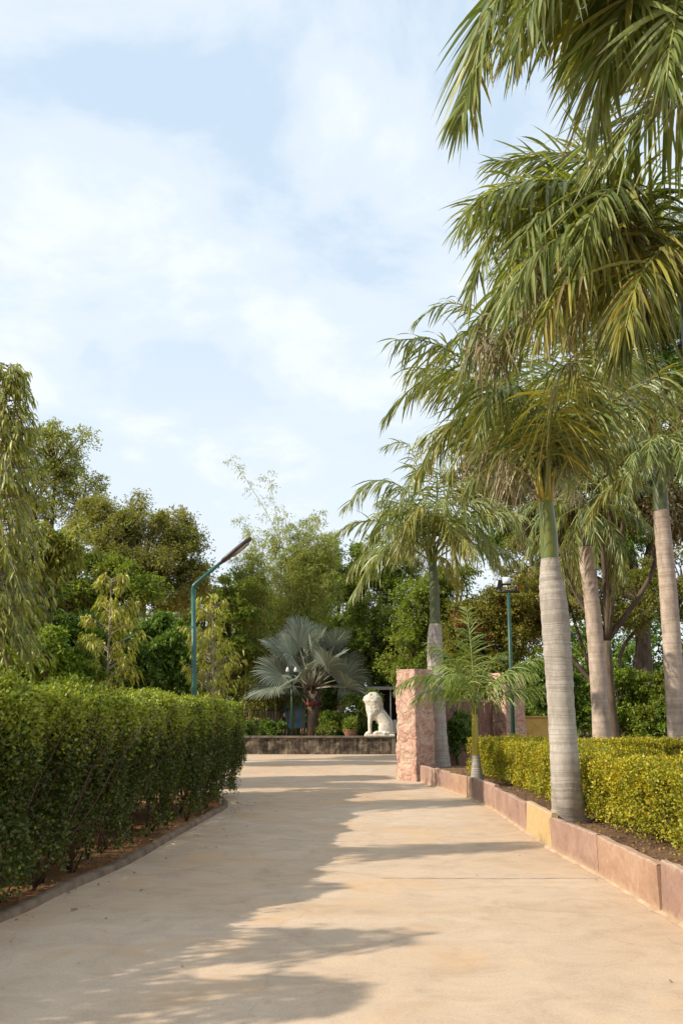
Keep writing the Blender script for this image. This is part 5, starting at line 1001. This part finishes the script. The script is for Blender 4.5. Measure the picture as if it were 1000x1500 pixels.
# floodlight post
YF = 20.6; fb_ = at(751, 1090, YF); ft = at(744, 868, YF); fb_[2] = .28
root = empty('floodlight_post', fb_, 'dark green floodlight post with two square floodlights among the golden hedges', 'lamp post', 'outdoor lamps on green posts')
mb = MB(); tube(mb, [fb_, fb_ * .5 + ft * .5, ft], [.055, .048, .042], 12); box(mb, (fb_[0], fb_[1], .32), (.26, .26, .03)); mb.build('post', M['dark_green'], root, loc=root.location)
mb = MB(); box(mb, ft + [0, 0, .02], (.50, .07, .05)); box(mb, ft + [-.18, -.02, .08], (.03, .03, .12)); box(mb, ft + [.18, 0, .08], (.03, .03, .12)); mb.build('crossbar', M['black'], root, loc=root.location)
def flood(c, rot, tilt, w_=.22, h_=.19):
    c = np.asarray(c, float); fwd = np.array([math.sin(rot), -math.cos(rot), 0])
    mb = MB(); box(mb, c, (w_, .09, h_), rot, tilt=tilt); box(mb, c - fwd * .06, (w_ * .7, .05, h_ * .7), rot, tilt=tilt); 
    for q in range(5): box(mb, c - fwd * .085 + [0, 0, (q - 2) * .035], (w_ * .62, .05, .008), rot, tilt=tilt)
    o = mb.build('floodlight', M['black'], root, loc=root.location, smooth=False); bevel(o, .006)
    mb = MB(); cf = c + fwd * .048 * math.cos(tilt) + np.array([0, 0, -.048 * math.sin(tilt)]) * 1; box(mb, cf, (w_ - .035, .012, h_ - .035), rot, tilt=tilt)
    g = mb.build('glass', M['flood_glass'], o); g.location = tuple(-np.array(root.location) * 1.0)
    return o
flood(ft + [-.04, -.03, .27], R(-8), R(-10)); flood(ft + [-.22, .05, .2], R(-80), R(-8))

# small twin garden lamp
YG = 38.3; gb = at(428, 1070, YG); gt = at(427, 984, YG); gb[2] = WH - .08
root = empty('garden_lamp', gb, 'slim green garden lamp post with small white heads in front of the fan palm', 'lamp post', 'outdoor lamps on green posts')
mb = MB(); tube(mb, [gb, gt], [.05, .04], 10); mb.build('post', M['dark_green'], root, loc=root.location)
for dx_ in (-.17, .17):
    mb = MB(); tube(mb, [gt - [0, 0, .12], gt + [dx_ * .6, 0, -.02], gt + [dx_, -.05, .05]], [.015, .015, .015], 6); tube(mb, [gt + [dx_, -.06, .00], gt + [dx_, -.05, .07], gt + [dx_, -.04, .16], gt + [dx_, -.04, .2]], [.075, .065, .045, .015], 10, 1); mb.build('lamp_head', [M['dark_green'], M['white']], root, loc=root.location)

# ------------------------------------------------------------------ fence, blue panel, stall, pots behind the wall
YV = 41.5; fx0 = at(300, 1070, YV)[0]; fx1 = at(424, 1070, YV)[0]; root = empty('iron_fence', ((fx0 + fx1) / 2, YV, WH - .06), 'dark iron picket fence in the shade left of the garden lamp', 'fence')
mb = MB(); 
for z in (.12, .62, 1.12): box(mb, (0, 0, z), (fx1 - fx0, .04, .04))
mb.build('rail', M['black'], root, smooth=False)
mb = MB(); x = fx0
while x < fx1: 
    xx = x - (fx0 + fx1) / 2; tube(mb, [(xx, -.03, 0), (xx, -.03, 1.2), (xx, -.03, 1.3)], [.014, .014, .003], 5); x += .13
mb.build('picket', M['black'], root)
bx = at(437, 1040, 43.5); root = empty('painted_board', (bx[0], 43.5, WH - .06), 'blue and white painted board glimpsed between fence and fan palm', 'board')
mb = MB(); box(mb, (-.15, 0, 1.35), (.95, .08, 2.1)); mb.build('panel', M['blue'], root, smooth=False); mb = MB(); box(mb, (-1.35, .3, 1.2), (1.1, .08, 2.0)); mb.build('plaster', M['cream'], root, smooth=False)
mb = MB(); box(mb, (-.8, .06, .9), (.08, .08, 1.9)); box(mb, (.5, .06, .9), (.08, .08, 1.9)); mb.build('post', M['black'], root, smooth=False)
sx = at(572, 1040, 43); root = empty('market_stall', (sx[0], 43, 0), 'dark open stall with pale roof edge and coloured cloth, right behind the lion', 'stall')
mb = MB(); box(mb, (0.2, .9, 1.4), (2.6, .06, 2.6)); box(mb, (1.5, .2, 1.4), (.06, 1.4, 2.6)); mb.build('back_board', M['stall_dark'], root, smooth=False)
mb = MB(); box(mb, (0.1, .1, 2.78), (3.0, 2.2, .07), 0, tilt=R(4)); mb.build('roof', M['roof_tin'], root, smooth=False)
for x in (-.98, -.05, 1.2): mb = MB(); tube(mb, [(x, -.8, -.03), (x, -.8, 2.72)], [.03, .03], 8); mb.build('pole', M['white'], root)
for i, (m__, lb) in enumerate((('cloth_red', 'red cloth strip'), ('white', 'white cloth strip'), ('cloth_blue', 'blue cloth strip'), ('white', 'white cloth strip'), ('cloth_red', 'red cloth strip'), ('cloth_blue', 'blue cloth strip'))):
    mb = MB(); box(mb, (-.0 + i * .17, -.55, 1.0), (.15, .04, .62)); o = mb.build('cloth', M[m__], root, smooth=False); o['label'] = lb
mb = MB(); box(mb, (.3, -.3, .35), (2.0, .5, .7)); mb.build('counter', M['stall_dark'], root, smooth=False)
pp_ = at(512, 1072, 38.4); root = empty('plant_pot', (pp_[0], WY + .75, WH - .06), 'round terracotta pot with leafy plant left of the lion', 'plant pot')
mb = MB(); tube(mb, [(0, 0, 0), (0, 0, .05), (0, 0, .25), (0, 0, .33), (0, 0, .36)], [.15, .18, .26, .25, .28], 16); mb.build('pot', M['pot'], root)
mb = MB(); P = rng.normal(0, .11, (700, 3)) + [0, 0, .52]; leaves(mb, P, nrm(P - [0, 0, .3] + rng.normal(0, .2, P.shape)), rsph(700), .14, .05); mb.build('foliage', M['mid'], root)

# ------------------------------------------------------------------ litter
def litter(name, label, n, fn, L=.05):
    P = fn(n); n = len(P); mb = MB(); D = rsph(n) * [1, 1, .15]; Nn = nrm(rsph(n) * .25 + [0, 0, 1.0]); s_ = rng.uniform(.5, 1.3, n); leaves(mb, P, D, Nn, L * s_, L * .5 * s_, fold=.2)
    o = mb.build(name, M['litter']); tag(o, label, 'fallen leaves', kind='stuff'); return o
def near_kerb(n):
    c = smooth_path([(p[0], p[1], .012) for p in KLf], 12); i = rng.integers(0, len(c), n); P = c[i] + np.stack([rng.uniform(-1.4, -.1, n) + (rng.random(n) < .10) * (.25 + rng.exponential(.12, n)) * 1.6, rng.normal(0, .1, n), 0 * i], 1)
    P[:, 2] = .006; return P
litter('leaf_litter', 'brown fallen leaves on the red earth under the tall hedge', 2600, near_kerb, .045)
def bedl(n):
    c = smooth_path([(p[0], p[1], .31) for p in KR], 10); i = rng.integers(0, len(c), n); P = c[i] + np.stack([rng.uniform(.12, 1.2, n), rng.normal(0, .1, n), 0 * i], 1); P[:, 2] = .31; return P
litter('leaf_litter', 'brown fallen leaves on the bed behind the stone slabs', 3500, bedl, .05)
def roadl(n):
    P = np.stack([rng.uniform(-2.5, 3.5, n), rng.uniform(5, 30, n), np.full(n, .006)], 1); return P
litter('leaf_litter', 'a few small dry leaves scattered on the concrete driveway', 60, roadl, .03)
# expansion joints: narrow dirt-filled grooves
mb = MB()
for (y0, x0, x1) in ((gr(600, 1287)[1], .4, 2.6),):
    xs = np.linspace(x0, x1, 60); yy = y0 + .012 * np.sin(xs * 3) + rng.normal(0, .003, 60); wv = .003 + .005 * rng.random(60); 
    lim = [q for q in range(60)]
    V = np.stack([np.stack([xs, yy - wv, 0 * xs + .004], 1), np.stack([xs, yy + wv, 0 * xs + .004], 1)], 1); q = np.arange(59); mb.add(V, np.stack([q * 2, q * 2 + 2, q * 2 + 3, q * 2 + 1], 1))
M['groove'] = flatmat('dirt filled groove', (0.42, 0.30, 0.20), 0.95, 0.1, (0.22, 0.16, 0.10), 5)
o = mb.build('road_joint', M['groove']); o['kind'] = 'structure'; o['label'] = 'narrow dirt filled joints across the concrete'; o['category'] = 'road joint'
print('faces', sum(len(m.polygons) for m in bpy.data.meshes))
